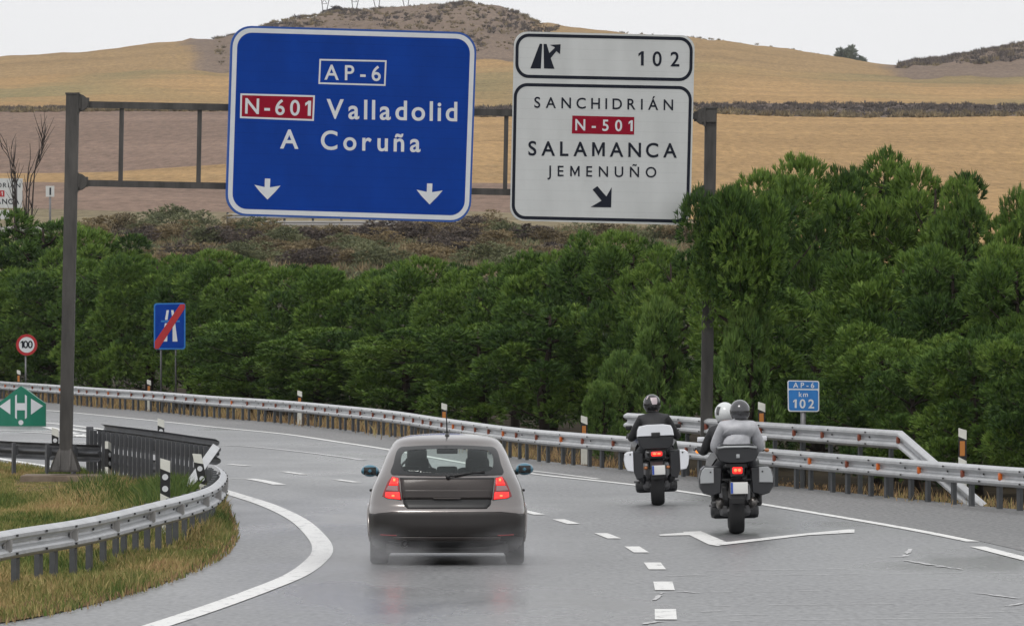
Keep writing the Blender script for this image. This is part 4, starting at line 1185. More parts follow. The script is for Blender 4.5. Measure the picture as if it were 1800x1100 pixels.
# bare stems in front of the far white sign
D = 340.0; p0 = hill_at(32, D); s_ = F / D
m = MB(); rb = random.Random(5)
Zr = lambda py: EYE + (HY - py) / s_ - p0.z
for xb, pts in [(30, [(30, 375), (25, 325), (18, 285), (10, 255)]), (33, [(33, 375), (27, 320), (22, 280), (20, 262)]), (40, [(40, 380), (47, 330), (53, 280), (52, 250)]), (44, [(44, 380), (52, 330), (68, 290), (80, 240)]), (36, [(36, 380), (20, 300), (8, 270), (-2, 250)]), (48, [(48, 380), (60, 315), (72, 270), (74, 235)])]:
    P = [Vector(((a - 32) / s_, rb.uniform(-.3, .3), Zr(b))) for a, b in pts]; P[0].z = -.2
    P = smooth_path(P, .4); k = len(P)
    m.tube(P, [.085 * (1 - .85 * i / (k - 1)) for i in range(k)], TWIG, 5)
    for j in range(14):
        i = rb.randrange(k // 3, k); q = P[i]; dd = Vector((rb.uniform(-.5, .5), rb.uniform(-.4, .4), rb.uniform(.6, 1.2)))
        m.tube([q, q + dd * .5, q + dd * rb.uniform(.8, 1.5) + Vector((rb.uniform(-.1, .1), 0, 0))], [.022, .016, .008], TWIG, 4)
r = empty('bare_shrub', p0, 'tall bare shrub with upright stems in front of the far white sign', 'shrub'); m.build('stem', r)

# far guardrail on the other carriageway
D = 442.0; pts = [hill_at(px, D) for px in range(400, 780, 10)]
m = MB(); r = empty('far_guardrail', pts[20], 'distant grey double guardrail seen below the blue sign', 'guardrail'); O = r.location
nf = [Vector((0, -1, 0))] * len(pts)
for tz in (1.0, .55): wbeam(m, [p - O for p in pts], nf, GREYR, topz=tz)
m.build('rail', r)
m = MB(); m.box((0, .06, .5), (.14, .08, 1.2), GALVD); po = m.build('post', r)
for i in range(0, len(pts), 5):
    o = po if i == 0 else po.copy()
    if i: COL.objects.link(o); o.parent = r
    o.location = pts[i] - O

# ------------------------------------------------------------------ pylon and mast on the hill top
PYL = mat('pylon steel', (0.16, 0.155, 0.165), 0.6, 0.3)
def hz_(px, D=2390): return hill_at(px, D)
D = 2395.0; s_ = F / D
feet = [(571, 26, -6), (622, 24, 6), (664, 22, -6), (714, 17, 6)]
m = MB(); cxp = 643; base = Vector(((cxp - CX) / s_, D, hz_(cxp).z))
r = empty('electricity_pylon', base, 'lattice electricity pylon standing on the hill top with only its feet in view', 'pylon'); O = base
fp = []
for px, py, dy in feet: fp.append(Vector(((px - CX) / s_, D + dy, hz_(px).z - 1)))
topc = Vector((base.x, D, base.z + 58))
for q, (px, py, dy) in zip(fp, feet):
    m = MB(); q = q - O
    for sx in (-1, 1):
        e = q + Vector((sx * 2.6 + (2 if px < 643 else -2) * .35, -dy * .1, 14)); m.bar(q + Vector((sx * .18, 0, 0)), e, .28, .28, PYL)
    for zz in (5, 9.5):
        t = zz / 14; m.bar(q + Vector((-2.6 * t, 0, zz)), q + Vector((2.6 * t, 0, zz)), .16, .16, PYL)
    m.bar(q + Vector((-.9, 0, 5)), q + Vector((1.8, 0, 9.5)), .16, .16, PYL); m.bar(q + Vector((.9, 0, 5)), q + Vector((-1.8, 0, 9.5)), .16, .16, PYL)
    m.bar(q + Vector((-1.8, 0, 9.5)), q + Vector((2.4, 0, 14)), .16, .16, PYL)
    m.box(q + Vector((0, 0, .6)), (1.0, 1.0, 1.6), CONC)
    m.build('leg', r)
m = MB()
for sx in (-1, 1):
    for sy in (-1, 1):
        m.bar(Vector((sx * 14, sy * 5, 14)), Vector((sx * 2, sy * 2, 34)), .4, .4, PYL); m.bar(Vector((sx * 2, sy * 2, 34)), Vector((sx * .6, sy * .6, 58)), .3, .3, PYL)
for zz in (14, 24, 34, 44):
    t = (zz - 14) / 20; hx = 14 - 12 * min(1, t); hy = 5 - 3 * min(1, t)
    for sy in (-1, 1): m.bar((-hx, sy * hy, zz), (hx, sy * hy, zz), .25, .25, PYL)
for zz, L_ in ((38, 9), (46, 8), (53, 6)): m.bar((-L_, 0, zz), (L_, 0, zz), .5, .5, PYL)
m.build('lattice_tower', r)
px = 815; b = hz_(px); r = empty('mast', b, 'single thin mast on a small block at the top of the knob hill', 'mast')
m = MB(); m.box((0, 0, .5), (3.4, 3, 2.6), CONC, bevel=.1); m.build('base_block', r)
m = MB(); m.tube([(0, 0, 1), (0, 0, 16)], [.32, .2], PYL, 8); m.build('pole', r)

# ------------------------------------------------------------------ grass
ISL = [ground(*p) for p in [(-330, 1150), (-150, 1118), (65, 1085), (182, 1057), (284, 1026), (345, 1000), (385, 978), (404, 952), (402, 925), (394, 902), (384, 884), (372, 872), (330, 864), (257, 852), (163, 838), (60, 826), (0, 819), (-150, 806), (-330, 790)]]
ISLS = smooth_path(ISL + [ISL[0]], .5)
m = MB()
sheet('grass_island', ISLS[:-1], 0.012, SOIL)
def inside(x, y, poly):
    c = False; j = len(poly) - 1
    for i in range(len(poly)):
        a = poly[i]; b = poly[j]
        if (a.y > y) != (b.y > y) and x < (b.x - a.x) * (y - a.y) / (b.y - a.y) + a.x: c = not c
        j = i
    return c
def blades(name, count, sampler, hfun, tfun, label, seed):
    rg = random.Random(seed); V = []; Fc = []; T = []; done = 0
    while done < count:
        p = sampler(rg)
        if p is None: continue
        done += 1
        h = hfun(p, rg); wd = rg.uniform(.004, .009) * (1 + h); an = rg.random() * 3.14
        dx, dy = math.cos(an) * wd, math.sin(an) * wd; bx, by = rg.gauss(0, .28) * h, rg.gauss(0, .28) * h
        i = len(V); t = tfun(p, rg)
        V += [(p.x - dx, p.y - dy, p.z), (p.x + dx, p.y + dy, p.z), (p.x + bx * .4 + dx * .7, p.y + by * .4 + dy * .7, p.z + h * .6), (p.x + bx, p.y + by, p.z + h), (p.x + bx * .4 - dx * .7, p.y + by * .4 - dy * .7, p.z + h * .6)]
        Fc.append((i, i + 1, i + 2, i + 3, i + 4)); T += [t] * 5
    mb = MB(); mb.add(V, Fc, GRASS, False, T)
    o = mb.build(name); tag(o, label, 'grass', None, 'stuff'); return o
x0 = min(p.x for p in ISLS); x1 = max(p.x for p in ISLS); y0 = min(p.y for p in ISLS); y1 = max(p.y for p in ISLS)
def s_island(rg):
    x, y = rg.uniform(max(x0, -13), x1), rg.uniform(60, y1)
    px = CX + x / y * F
    if px < -60 or not inside(x, y, ISLS): return None
    return Vector((x, y, .01))
def edge_d(p):
    return min((Vector((q.x, q.y, 0)) - Vector((p.x, p.y, 0))).length for q in ISLS[::3])
weed = [(ground(320, 925), 2.2, 4.5), (ground(250, 890), 1.2, 4.0)]
def lush(p):
    px = CX + p.x / p.y * F; py = HY + F * EYE / p.y
    a = math.exp(-((px - 300) / 75) ** 2 - ((py - 905) / 38) ** 2)
    b = .8 * math.exp(-((px - 170) / 70) ** 2 - ((py - 878) / 16) ** 2)
    return max(a, b)
def h_island(p, rg):
    n1 = noise.noise(Vector((p.x * .9, p.y * .25, 2.0)))
    L_ = lush(p); px = CX + p.x / p.y * F; py = HY + F * EYE / p.y
    k = .15 if (25 < px < 190 and 844 < py < 880) else 1.0
    return max(.03, (.10 + .10 * n1 + .32 * L_) * rg.uniform(.5, 1.4)) * k
def t_island(p, rg):
    n1 = noise.noise(Vector((p.x * .7, p.y * .2, 9.0))) + .5 * noise.noise(Vector((p.x * 3, p.y * .8, 4.0)))
    L_ = lush(p)
    if rg.random() < L_ * 1.2: return rg.uniform(.02, .26)
    return max(0, min(.95, .43 + .42 * n1 + rg.uniform(-.16, .16)))
blades('grass', 105000, s_island, h_island, t_island, 'dry straw and green grass covering the island inside the near guardrail', 11)
# dry fringe along the asphalt edge of the island
def s_fringe(rg):
    i = rg.randrange(len(ISLS) - 1); a = ISLS[i]; b = ISLS[i + 1]
    if a.y > 108 or a.y < 55: return None
    q = a.lerp(b, rg.random()) + Vector((rg.uniform(-.45, .10), rg.gauss(0, .3), .012))
    return q
blades('grass_fringe', 16000, s_fringe, lambda p, rg: rg.uniform(.02, .10), lambda p, rg: rg.choice([.2, .4, .6, .95, 1.0, 1.0]) * rg.uniform(.85, 1.0), 'reddish dry grass spilling onto the asphalt beside the near guardrail', 12)
# dry weeds along the outer guardrail
VB = offset_path(RAILP, -0.9 * SS)
def s_verge(rg):
    i = rg.randrange(len(VB) - 1); q = VB[i].lerp(VB[i + 1], rg.random())
    px = CX + q.x / q.y * F
    if px < -60 or px > 1900: return None
    return q + Vector((rg.gauss(0, .5), rg.gauss(0.3, .7), -.08))
def h_verge(p, rg):
    n1 = noise.noise(Vector((p.x * .35, p.y * .12, 7.0)))
    px = CX + p.x / p.y * F
    return max(.04, (.26 + .5 * n1) * rg.uniform(.4, 1.3) * (1.0 if px < 720 else .38))
blades('dry_weeds', 15000, s_verge, h_verge, lambda p, rg: max(0, min(1, .85 + .3 * noise.noise(Vector((p.x * .3, p.y * .1, 1.0))) + rg.uniform(-.3, .2))), 'dry brown weeds along the foot of the long guardrail under the pines', 13)

# ------------------------------------------------------------------ the car
PAINTC = mat('taupe silver metallic paint', (0.225, 0.207, 0.20), 0.24, 0.75, coat=0.8)
PAINT_DIM = mat('taupe paint with dark reflections painted in', (0.036, 0.029, 0.027), 0.38, 0.3, coat=0.25, var=0.15, scale=3)  # dark reflections of the upright tail put into the body colour
PAINT_DIMMER = mat('taupe paint with rear shade painted in', (0.020, 0.017, 0.016), 0.45, 0.2, coat=0.12, var=0.15, scale=4)  # darker still: bumper shade and road reflection put into the colour
TRIM = mat('black car trim', (0.014, 0.014, 0.015), 0.4)
RUBBER = mat('tyre rubber', (0.016, 0.016, 0.017), 0.8, var=0.25, scale=8)
FRIT = mat('black glass edge', (0.010, 0.011, 0.012), 0.12, spec=0.6)
SEATM = mat('dark seat cloth', (0.018, 0.02, 0.021), 0.85)
LAMPR = mat('lit red lamp', (0.45, 0.01, 0.01), 0.2, emit=(1.0, 0.015, 0.012), estr=1.7, coat=0.6)
LAMPC = mat('clear lamp lens', (0.30, 0.17, 0.17), 0.2, coat=0.6)
LAMPD = mat('dark red lamp lens', (0.25, 0.012, 0.014), 0.2, coat=0.6)
HOT = mat('lit lamp core', (0.9, 0.15, 0.08), 0.3, emit=(1.0, 0.10, 0.03), estr=3.0)
MIRB = mat('mirror shell in reflected blue teal', (0.035, 0.16, 0.24), 0.3, 0.2, coat=0.8)  # the blue teal is a mirror reflection painted onto the shell
EXH = mat('exhaust steel', (0.22, 0.21, 0.2), 0.35, 0.9)
def glass_mat(name, tint, refl=0.12):
    m = bpy.data.materials.new(name); m.use_nodes = True
    n = m.node_tree.nodes; l = m.node_tree.links; n.clear()
    o = n.new('ShaderNodeOutputMaterial'); t = n.new('ShaderNodeBsdfTransparent'); g_ = n.new('ShaderNodeBsdfGlossy')
    t.inputs['Color'].default_value = (*tint, 1); g_.inputs['Roughness'].default_value = 0.05; g_.inputs['Color'].default_value = (.9, .95, .95, 1)
    ge = n.new('ShaderNodeNewGeometry'); dt = n.new('ShaderNodeVectorMath'); dt.operation = 'DOT_PRODUCT'
    l.new(ge.outputs['Normal'], dt.inputs[0]); l.new(ge.outputs['Incoming'], dt.inputs[1])
    ab = n.new('ShaderNodeMath'); ab.operation = 'ABSOLUTE'; l.new(dt.outputs['Value'], ab.inputs[0])
    iv = n.new('ShaderNodeMath'); iv.operation = 'SUBTRACT'; iv.inputs[0].default_value = 1.0; l.new(ab.outputs[0], iv.inputs[1])
    pw = n.new('ShaderNodeMath'); pw.operation = 'POWER'; pw.inputs[1].default_value = 5.0; l.new(iv.outputs[0], pw.inputs[0])
    fr = n.new('ShaderNodeMath'); fr.operation = 'MULTIPLY_ADD'; fr.inputs[1].default_value = .96; fr.inputs[2].default_value = .04; l.new(pw.outputs[0], fr.inputs[0])
    ad = n.new('ShaderNodeMath'); ad.operation = 'ADD'; ad.inputs[1].default_value = refl; ad.use_clamp = True
    l.new(fr.outputs[0], ad.inputs[0])
    mx = n.new('ShaderNodeMixShader'); l.new(ad.outputs[0], mx.inputs['Fac']); l.new(t.outputs[0], mx.inputs[1]); l.new(g_.outputs[0], mx.inputs[2])
    l.new(mx.outputs[0], o.inputs['Surface']); return m
GLASS = glass_mat('tinted car glass', (0.93, 1.0, 0.97), .01)
GLASSF = glass_mat('clear windscreen glass', (0.94, 1.0, 0.98), .01)

CW = [(.15, .79), (.22, .835), (.32, .862), (.45, .872), (.58, .876), (.68, .870), (.78, .852), (.88, .822), (.96, .785), (1.04, .748), (1.12, .716), (1.2, .683), (1.28, .644), (1.34, .606), (1.385, .555), (1.415, .48), (1.437, .34), (1.447, .14)]
CR = [(.15, .26), (.22, .12), (.32, .03), (.45, .0), (.56, .005), (.62, .03), (.66, .075), (.75, .10), (.85, .115), (.95, .15), (1.0, .19), (1.1, .30), (1.2, .43), (1.28, .56), (1.33, .66), (1.36, .70), (1.39, .76), (1.42, .92), (1.437, 1.15), (1.447, 1.4)]
CF = [(.15, 4.0), (.22, 4.14), (.32, 4.22), (.45, 4.24), (.58, 4.23), (.68, 4.19), (.75, 4.08), (.82, 3.8), (.88, 3.45), (.94, 3.1), (1.0, 2.93), (1.1, 2.72), (1.2, 2.5), (1.3, 2.27), (1.37, 2.06), (1.42, 1.85), (1.437, 1.7), (1.447, 1.55)]
def carR(x, z):
    w_ = hermite(CW, z); yr = hermite(CR, z); L_ = .50; nn_ = 3.4
    u = min(.9999, abs(x) / w_)
    return yr + L_ - L_ * (1 - u ** nn_) ** (1 / nn_)
CARX, CARD = (787 - CX) / (F / 78.3), 77.55
car = empty('car', (CARX, CARD, 0), 'taupe grey hatchback with lit red tail lamps driving away in the through lane', 'car', rz=R(0.5))
m = MB(); NZ = 62; zs = [.15 + (1.447 - .15) * (i / (NZ - 1)) for i in range(NZ)]
q4 = 20; outl = []
WIN = [(-.545, 1.285), (-.40, 1.315), (0, 1.328), (.40, 1.315), (.545, 1.285), (.60, 1.12), (.625, 1.02), (.50, 1.005), (0, .995), (-.50, 1.005), (-.625, 1.02), (-.60, 1.12)]
def inpoly(x, y, poly):
    c = False; j = len(poly) - 1
    for i in range(len(poly)):
        xi, yi = poly[i]; xj, yj = poly[j]
        if (yi > y) != (yj > y) and x < (xj - xi) * (y - yi) / (yj - yi) + xi: c = not c
        j = i
    return c
WIN_IN = [(x * .93, 1.16 + (z - 1.16) * .88) for x, z in WIN]
loops = []
for z in zs:
    w_ = hermite(CW, z); yr = hermite(CR, z); yf = hermite(CF, z); Lr = .5; Lf = min(.9, (yf - yr) * .42); nn_ = 3.4; nf = 2.7
    lp_ = []
    for k in range(q4 + 1):      # rear half, from left side round to right side
        t = -math.pi / 2 + math.pi * k / q4
        x = w_ * math.copysign(abs(math.sin(t)) ** (2 / nn_), math.sin(t)); y = yr + Lr - Lr * abs(math.cos(t)) ** (2 / nn_)
        lp_.append((x, y))
    for k in range(1, 22):
        lp_.append((w_, (yr + Lr) + ((yf - Lf) - (yr + Lr)) * k / 22))
    for k in range(q4 + 1):
        t = math.pi / 2 - math.pi * k / q4
        x = w_ * math.copysign(abs(math.sin(t)) ** (2 / nf), math.sin(t)); y = yf - Lf + Lf * abs(math.cos(t)) ** (2 / nf)
        lp_.append((x, y))
    for k in range(1, 22):
        lp_.append((-w_, (yf - Lf) + ((yr + Lr) - (yf - Lf)) * k / 22))
    loops.append([Vector((x, y, z)) for x, y in lp_])
NL = len(loops[0])
WH = [(.76, .315), (3.42, .315)]
vs = [v for lp_ in loops for v in lp_]; fs = []
for i in range(NZ - 1):
    for k in range(NL):
        k2 = (k + 1) % NL
        f = (i * NL + k, i * NL + k2, (i + 1) * NL + k2, (i + 1) * NL + k)
        c = sum((vs[j] for j in f), Vector()) / 4
        w_ = hermite(CW, c.z)
        if c.y < hermite(CR, c.z) + .42 and inpoly(c.x, c.z, WIN_IN): continue
        if c.y > 2.0 and 1.0 < c.z < 1.34 and abs(c.x) < w_ - .08 and c.y > hermite(CF, c.z) - .6: continue
        if abs(c.x) > w_ - .02 and 1.0 < c.z < 1.31 and .95 < c.y < hermite(CF, c.z) - .55 and not (1.72 < c.y < 1.82): continue
        if abs(c.x) > .55 and any((c.y - wy) ** 2 + (c.z - wz) ** 2 < .345 ** 2 for wy, wz in WH): continue
        fs.append(f)
fs.append([(NZ - 1) * NL + k for k in range(NL)])
m.add(vs, fs, PAINTC, True)
m.sm[-1] = True
kt = m.m(TRIM); kg = m.m(PAINT_DIMMER)
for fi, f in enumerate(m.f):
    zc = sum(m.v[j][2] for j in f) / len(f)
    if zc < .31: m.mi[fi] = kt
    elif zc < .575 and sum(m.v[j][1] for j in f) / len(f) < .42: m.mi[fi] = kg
body = m.build('body', car, clean=True)
def cpatch(name, poly, mt, off=.006, nz=14, nx=22, parent=car, depth=.03, smooth=True):
    """panel lying on the tail of the car inside the x,z outline poly"""
    zs_ = sorted(p[1] for p in poly); z0, z1 = zs_[0] + 1e-4, zs_[-1] - 1e-4
    vs = []; fs = []
    for i in range(nz + 1):
        z = z0 + (z1 - z0) * i / nz; xs_ = []
        for a, b in zip(poly, poly[1:] + poly[:1]):
            if (a[1] > z) != (b[1] > z): xs_.append(a[0] + (b[0] - a[0]) * (z - a[1]) / (b[1] - a[1]))
        xa, xb = min(xs_), max(xs_)
        for k in range(nx + 1):
            x = xa + (xb - xa) * k / nx; vs.append(Vector((x, carR(x, z) - off, z)))
    W_ = nx + 1
    for i in range(nz):
        for k in range(nx): fs.append((i * W_ + k, i * W_ + k + 1, (i + 1) * W_ + k + 1, (i + 1) * W_ + k))
    rim = [k for k in range(W_)] + [i * W_ + nx for i in range(1, nz + 1)] + [nz * W_ + k for k in range(nx - 1, -1, -1)] + [i * W_ for i in range(nz - 1, 0, -1)]
    o = len(vs)
    for r_ in rim: vs.append(vs[r_] + Vector((0, depth, 0)))
    k = len(rim)
    for i in range(k): fs.append((rim[i], o + i, o + (i + 1) % k, rim[(i + 1) % k]))
    m = MB(); m.add(vs, fs, mt, False)
    for i in range(nz * nx): m.sm[i] = smooth
    return m.build(name, parent)
def scale_poly(poly, fx, fz, cx_=0, cz=1.16): return [(cx_ + (x - cx_) * fx, cz + (z - cz) * fz) for x, z in poly]
rw = cpatch('rear_window', WIN_IN, GLASS, off=.004, depth=.004)
# black printed edge round the glass: a ring patch
m = MB(); inner = [(-.49, 1.24), (-.38, 1.275), (0, 1.288), (.38, 1.275), (.49, 1.24), (.515, 1.15), (.49, 1.065), (.38, 1.035), (0, 1.025), (-.38, 1.035), (-.49, 1.065), (-.515, 1.15)]
def densify(poly, k=6):
    # Catmull-Rom closed
    out = []; n_ = len(poly); P = [Vector((a, b, 0)) for a, b in poly]
    for i in range(n_):
        p0, p1, p2, p3 = P[i - 1], P[i], P[(i + 1) % n_], P[(i + 2) % n_]
        for j in range(k):
            t = j / k; v = 0.5 * ((2 * p1) + (p2 - p0) * t + (2 * p0 - 5 * p1 + 4 * p2 - p3) * t * t + (3 * p1 - p0 - 3 * p2 + p3) * t ** 3)
            out.append((v.x, v.y))
    return out
ou = densify(WIN); inn = densify(inner); k = len(ou); vs = []
for j in range(6):
    t = j / 5
    for (a, b), (c_, d_) in zip(ou, inn):
        x, z = a + (c_ - a) * t, b + (d_ - b) * t; vs.append(Vector((x, carR(x, z) - .008, z)))
fs = [(j * k + i, j * k + (i + 1) % k, (j + 1) * k + (i + 1) % k, (j + 1) * k + i) for j in range(5) for i in range(k)]
fs = [f[::-1] for f in fs]
m.add(vs, fs, FRIT, True); m.build('frit', rw)
m = MB(); m.tube([(0.0, carR(0, .985) - .05, .985), (.02, carR(.02, .985) - .03, .985)], .022, TRIM, 10)
m.tube([(0, carR(0, .985) - .035, .985), (.20, carR(.2, 1.03) - .03, 1.015), (.41, carR(.41, 1.05) - .025, 1.045)], [.013, .011, .007], TRIM, 6)
m.tube([(.12, carR(.12, 1.02) - .018, 1.012), (.42, carR(.42, 1.03) - .018, 1.034)], .008, TRIM, 5); m.build('wiper', rw)
# tailgate
tg = cpatch('tailgate', [(-.525, .965), (.525, .965), (.50, .735), (-.50, .735)], PAINT_DIM, off=.010)
cpatch('tailgate_groove', [(-.527, .975), (.527, .975), (.527, .962), (-.527, .962)], TRIM, off=.0115, nz=3, depth=.006, parent=tg)
cpatch('lower_crease', [(-.50, .842), (.50, .842), (.487, .748), (-.487, .748)], PAINT_DIM, off=.024, parent=tg, nz=6)
cpatch('number_plate_recess', [(-.492, .738), (.492, .738), (.485, .68), (.44, .637), (-.44, .637), (-.485, .68)], TRIM, off=.007, nz=8, parent=tg)
cpatch('handle', [(-.16, .755), (.16, .755), (.15, .738), (-.15, .738)], PAINT_DIM, off=.034, nz=4, parent=tg)
for sx in (-1, 1):
    f = lambda pts: [(sx * a, b) for a, b in pts]
    tl = cpatch('tail_lamp', f([(.535, .985), (.612, .992), (.66, .93), (.712, .80), (.722, .752), (.505, .728), (.53, .86)]), LAMPD, off=.014, nz=14)
    cpatch('upper_light', f([(.545, .978), (.608, .98), (.628, .935), (.648, .892), (.545, .892)]), LAMPR, off=.020, nz=6, nx=10, parent=tl, depth=.008)
    cpatch('clear_band', f([(.548, .885), (.655, .885), (.675, .85), (.682, .825), (.545, .822)]), LAMPC, off=.019, nz=6, nx=10, parent=tl, depth=.008)
    cpatch('lower_light', f([(.53, .815), (.682, .815), (.69, .752), (.520, .736)]), LAMPR, off=.020, nz=6, nx=10, parent=tl, depth=.008)
    cpatch('lamp_core', f([(.575, .965), (.60, .965), (.60, .935), (.575, .935)]), HOT, off=.026, nz=3, nx=3, parent=tl, depth=.006)
    cpatch('lamp_core', f([(.585, .785), (.615, .785), (.615, .765), (.585, .765)]), HOT, off=.026, nz=3, nx=3, parent=tl, depth=.006)
# bumper
bp = cpatch('rear_bumper', [(-.84, .575), (-.6, .60), (.6, .60), (.84, .575), (.85, .42), (.835, .32), (-.835, .32), (-.85, .42)], PAINT_DIMMER, off=.012, nz=16, nx=40)
cpatch('bumper_strip', [(-.60, .318), (.60, .318), (.58, .272), (-.58, .272)], PAINT_DIM, off=.016, nz=4, nx=30, parent=bp)
cpatch('rear_diffuser', [(-.66, .272), (.66, .272), (.61, .165), (.2, .155), (-.2, .155), (-.61, .165)], TRIM, off=.006, nz=6, nx=30, parent=bp)
for sx in (-1, 1): cpatch('bumper_reflector', [(sx * .56, .345), (sx * .74, .35), (sx * .74, .33), (sx * .56, .328)], LAMPD, off=.016, nz=3, nx=8, parent=bp)
m = MB(); m.tube([(-.47, .02, .245), (-.47, .30, .25)], .038, EXH, 14, cap=False); m.tube([(-.47, .05, .245), (-.47, .30, .25)], .033, TRIM, 14); m.build('exhaust', car)
m = MB()
m.box((0, 1.6, .19), (1.35, 2.9, .10), TRIM); m.box((.1, .32, .21), (.8, .35, .14), TRIM, bevel=.04)
m.tube([(-.7, .76, .29), (.7, .76, .29)], .05, TRIM, 8); m.build('underbody', car)
# side glass
for sx in (-1, 1):
    for y0_, y1_ in ((.95, 1.72), (1.82, None)):
        vs = []; fs = []
        for i in range(9):
            z = .985 + (1.325 - .985) * i / 8
            ye = y1_ if y1_ else hermite(CF, z) - .50
            for k in range(7):
                y = y0_ + (ye - y0_) * k / 6; vs.append(Vector((sx * (hermite(CW, z) + .002), y, z)))
        for i in range(8):
            for k in range(6):
                f = (i * 7 + k, i * 7 + k + 1, (i + 1) * 7 + k + 1, (i + 1) * 7 + k); fs.append(f if sx > 0 else f[::-1])
        m = MB(); m.add(vs, fs, GLASS, True); m.build('side_window', car)
    m = MB()
    m.box((sx * .865, 1.72, .80), (.03, .20, .028), TRIM, bevel=.01); m.build('door_handle', car)
# windscreen
vs = []; fs = []
for i in range(9):
    z = .99 + (1.345 - .99) * i / 8; w_ = hermite(CW, z) - .05; yf = hermite(CF, z)
    Lf = min(.9, (yf - hermite(CR, z)) * .42); W0 = hermite(CW, z)
    for k in range(15):
        x = -w_ + 2 * w_ * k / 14; vs.append(Vector((x, yf - Lf + Lf * (1 - (abs(x) / W0) ** 2.7) ** (1 / 2.7) + .003, z)))
for i in range(8):
    for k in range(14): fs.append((i * 15 + k, (i + 1) * 15 + k, (i + 1) * 15 + k + 1, i * 15 + k + 1))
m = MB(); m.add(vs, fs, GLASSF, True); m.build('windscreen', car)
# cabin
m = MB()
m.box((0, 1.75, .55), (1.45, 2.6, .5), SEATM); m.box((0, 2.75, .88), (1.35, .45, .16), SEATM, bevel=.05); m.box((0, .62, .80), (1.2, .5, .05), SEATM)
m.box((0, .95, .80), (1.25, .16, .36), SEATM, rot=Matrix.Rotation(R(12), 3, 'X'), bevel=.05); m.build('cabin_floor', car)
for x in (-.36, .36):
    m = MB(); rt = Matrix.Rotation(R(10), 3, 'X')
    m.box((x * .95, 1.75, .78), (.46, .14, .56), SEATM, rot=rt, bevel=.07); m.box((x * .95, 1.70, 1.07), (.27, .12, .20), SEATM, rot=rt, bevel=.05); m.box((x * .95, 1.69, 1.20), (.225, .10, .16), SEATM, rot=rt, bevel=.045)
    m.tube([(x - .05, 1.72, 1.1), (x - .05, 1.7, 1.2)], .01, TRIM, 6); m.tube([(x + .05, 1.72, 1.1), (x + .05, 1.7, 1.2)], .01, TRIM, 6); m.build('front_seat', car)
for x in (-.40, 0, .40):
    m = MB(); m.box((x, .93, 1.03), (.24, .09, .11), SEATM, bevel=.04); m.build('rear_headrest', car)
m = MB(); m.box((0, 2.12, 1.235), (.24, .03, .065), TRIM, bevel=.015); m.tube([(0, 2.13, 1.26), (0, 2.14, 1.33)], .012, TRIM, 6); m.build('rear_view_mirror', car)
m = MB(); pts = [(-.36 + .19 * math.cos(a * math.pi / 10), 2.42 + .06 * math.sin(a * math.pi / 10), .97 + .18 * math.sin(a * math.pi / 10)) for a in range(21)]; m.tube(pts, .014, TRIM, 6); m.build('steering_wheel', car)
# wheels
def wheel(x, y, sx):
    r_ = bpy.data.objects.new('wheel', None)
    m = MB(); hw = .1025
    m.lathe_x((0, 0, 0), [(-hw * .8, .20), (-hw, .235), (-hw, .285), (-hw * .8, .308), (-hw * .4, .316), (hw * .4, .316), (hw * .8, .308), (hw, .285), (hw, .235), (hw * .8, .20)], RUBBER, 32)
    t = m.build('tyre')
    m = MB(); m.lathe_x((0, 0, 0), [(-.08, .20), (-.08, .185), (.03, .17), (.085, .185), (.085, .205)], EXH, 28)
    for k in range(7):
        a = 2 * math.pi * k / 7; m.bar((sx * .06, .03 * math.cos(a), .03 * math.sin(a)), (sx * .075, .19 * math.cos(a), .19 * math.sin(a)), .035, .02, EXH, up=Vector((1, 0, 0)))
    m.lathe_x((0, 0, 0), [(sx * .09, .001), (sx * .09, .05), (-sx * .02, .06), (-sx * .02, .001)], EXH, 16)
    rm = m.build('rim')
    t.name = 'wheel'; t.parent = car; t.location = (x, y, .312); rm.parent = t
    return t
for wy, wz in WH:
    for sx in (-1, 1): wheel(sx * .757, wy, sx)
for wy, wz in WH:
    for sx in (-1, 1):
        m = MB(); pts = [(sx * (hermite(CW, .32 + .34 * math.sin(a)) + .002), wy + .35 * math.cos(a), .315 + .35 * math.sin(a)) for a in [math.pi * (i / 20 * 1.1 - .05) for i in range(21)]]
        m.tube(pts, .018, PAINTC, 6)
        pp = [(wy + .37 * math.cos(math.pi * i / 16), .315 + .37 * math.sin(math.pi * i / 16)) for i in range(17)]
        vs = [Vector((sx * .845, a, b)) for a, b in pp] + [Vector((sx * .52, a, b)) for a, b in pp]
        m.add(vs, [(i, i + 1, 18 + i, 17 + i) for i in range(16)] + [list(range(17, 34))], TRIM); m.build('wheel_arch', car)
# mirrors, aerial
for sx, zc in ((-1, 1.0), (1, 1.02)):
    m = MB(); m.ellipsoid((sx * .885, 2.58, zc), (.104, .085, .070), MIRB)
    mo = m.build('mirror', car)
    m = MB(); m.box((sx * .885, 2.505, zc), (.14, .012, .085), FRIT, bevel=.005); m.build('mirror_glass', mo)
    m = MB(); m.tube([(sx * .70, 2.62, zc - .06), (sx * .82, 2.6, zc - .03)], [.035, .028], TRIM, 8); m.build('mirror_arm', mo)
m = MB(); m.ellipsoid((0, 1.02, 1.425), (.028, .09, .034), TRIM); m.tube([(0, 1.04, 1.44), (-.005, 1.0, 1.55), (-.012, .92, 1.72)], [.011, .008, .005], TRIM, 6); m.build('aerial', car)

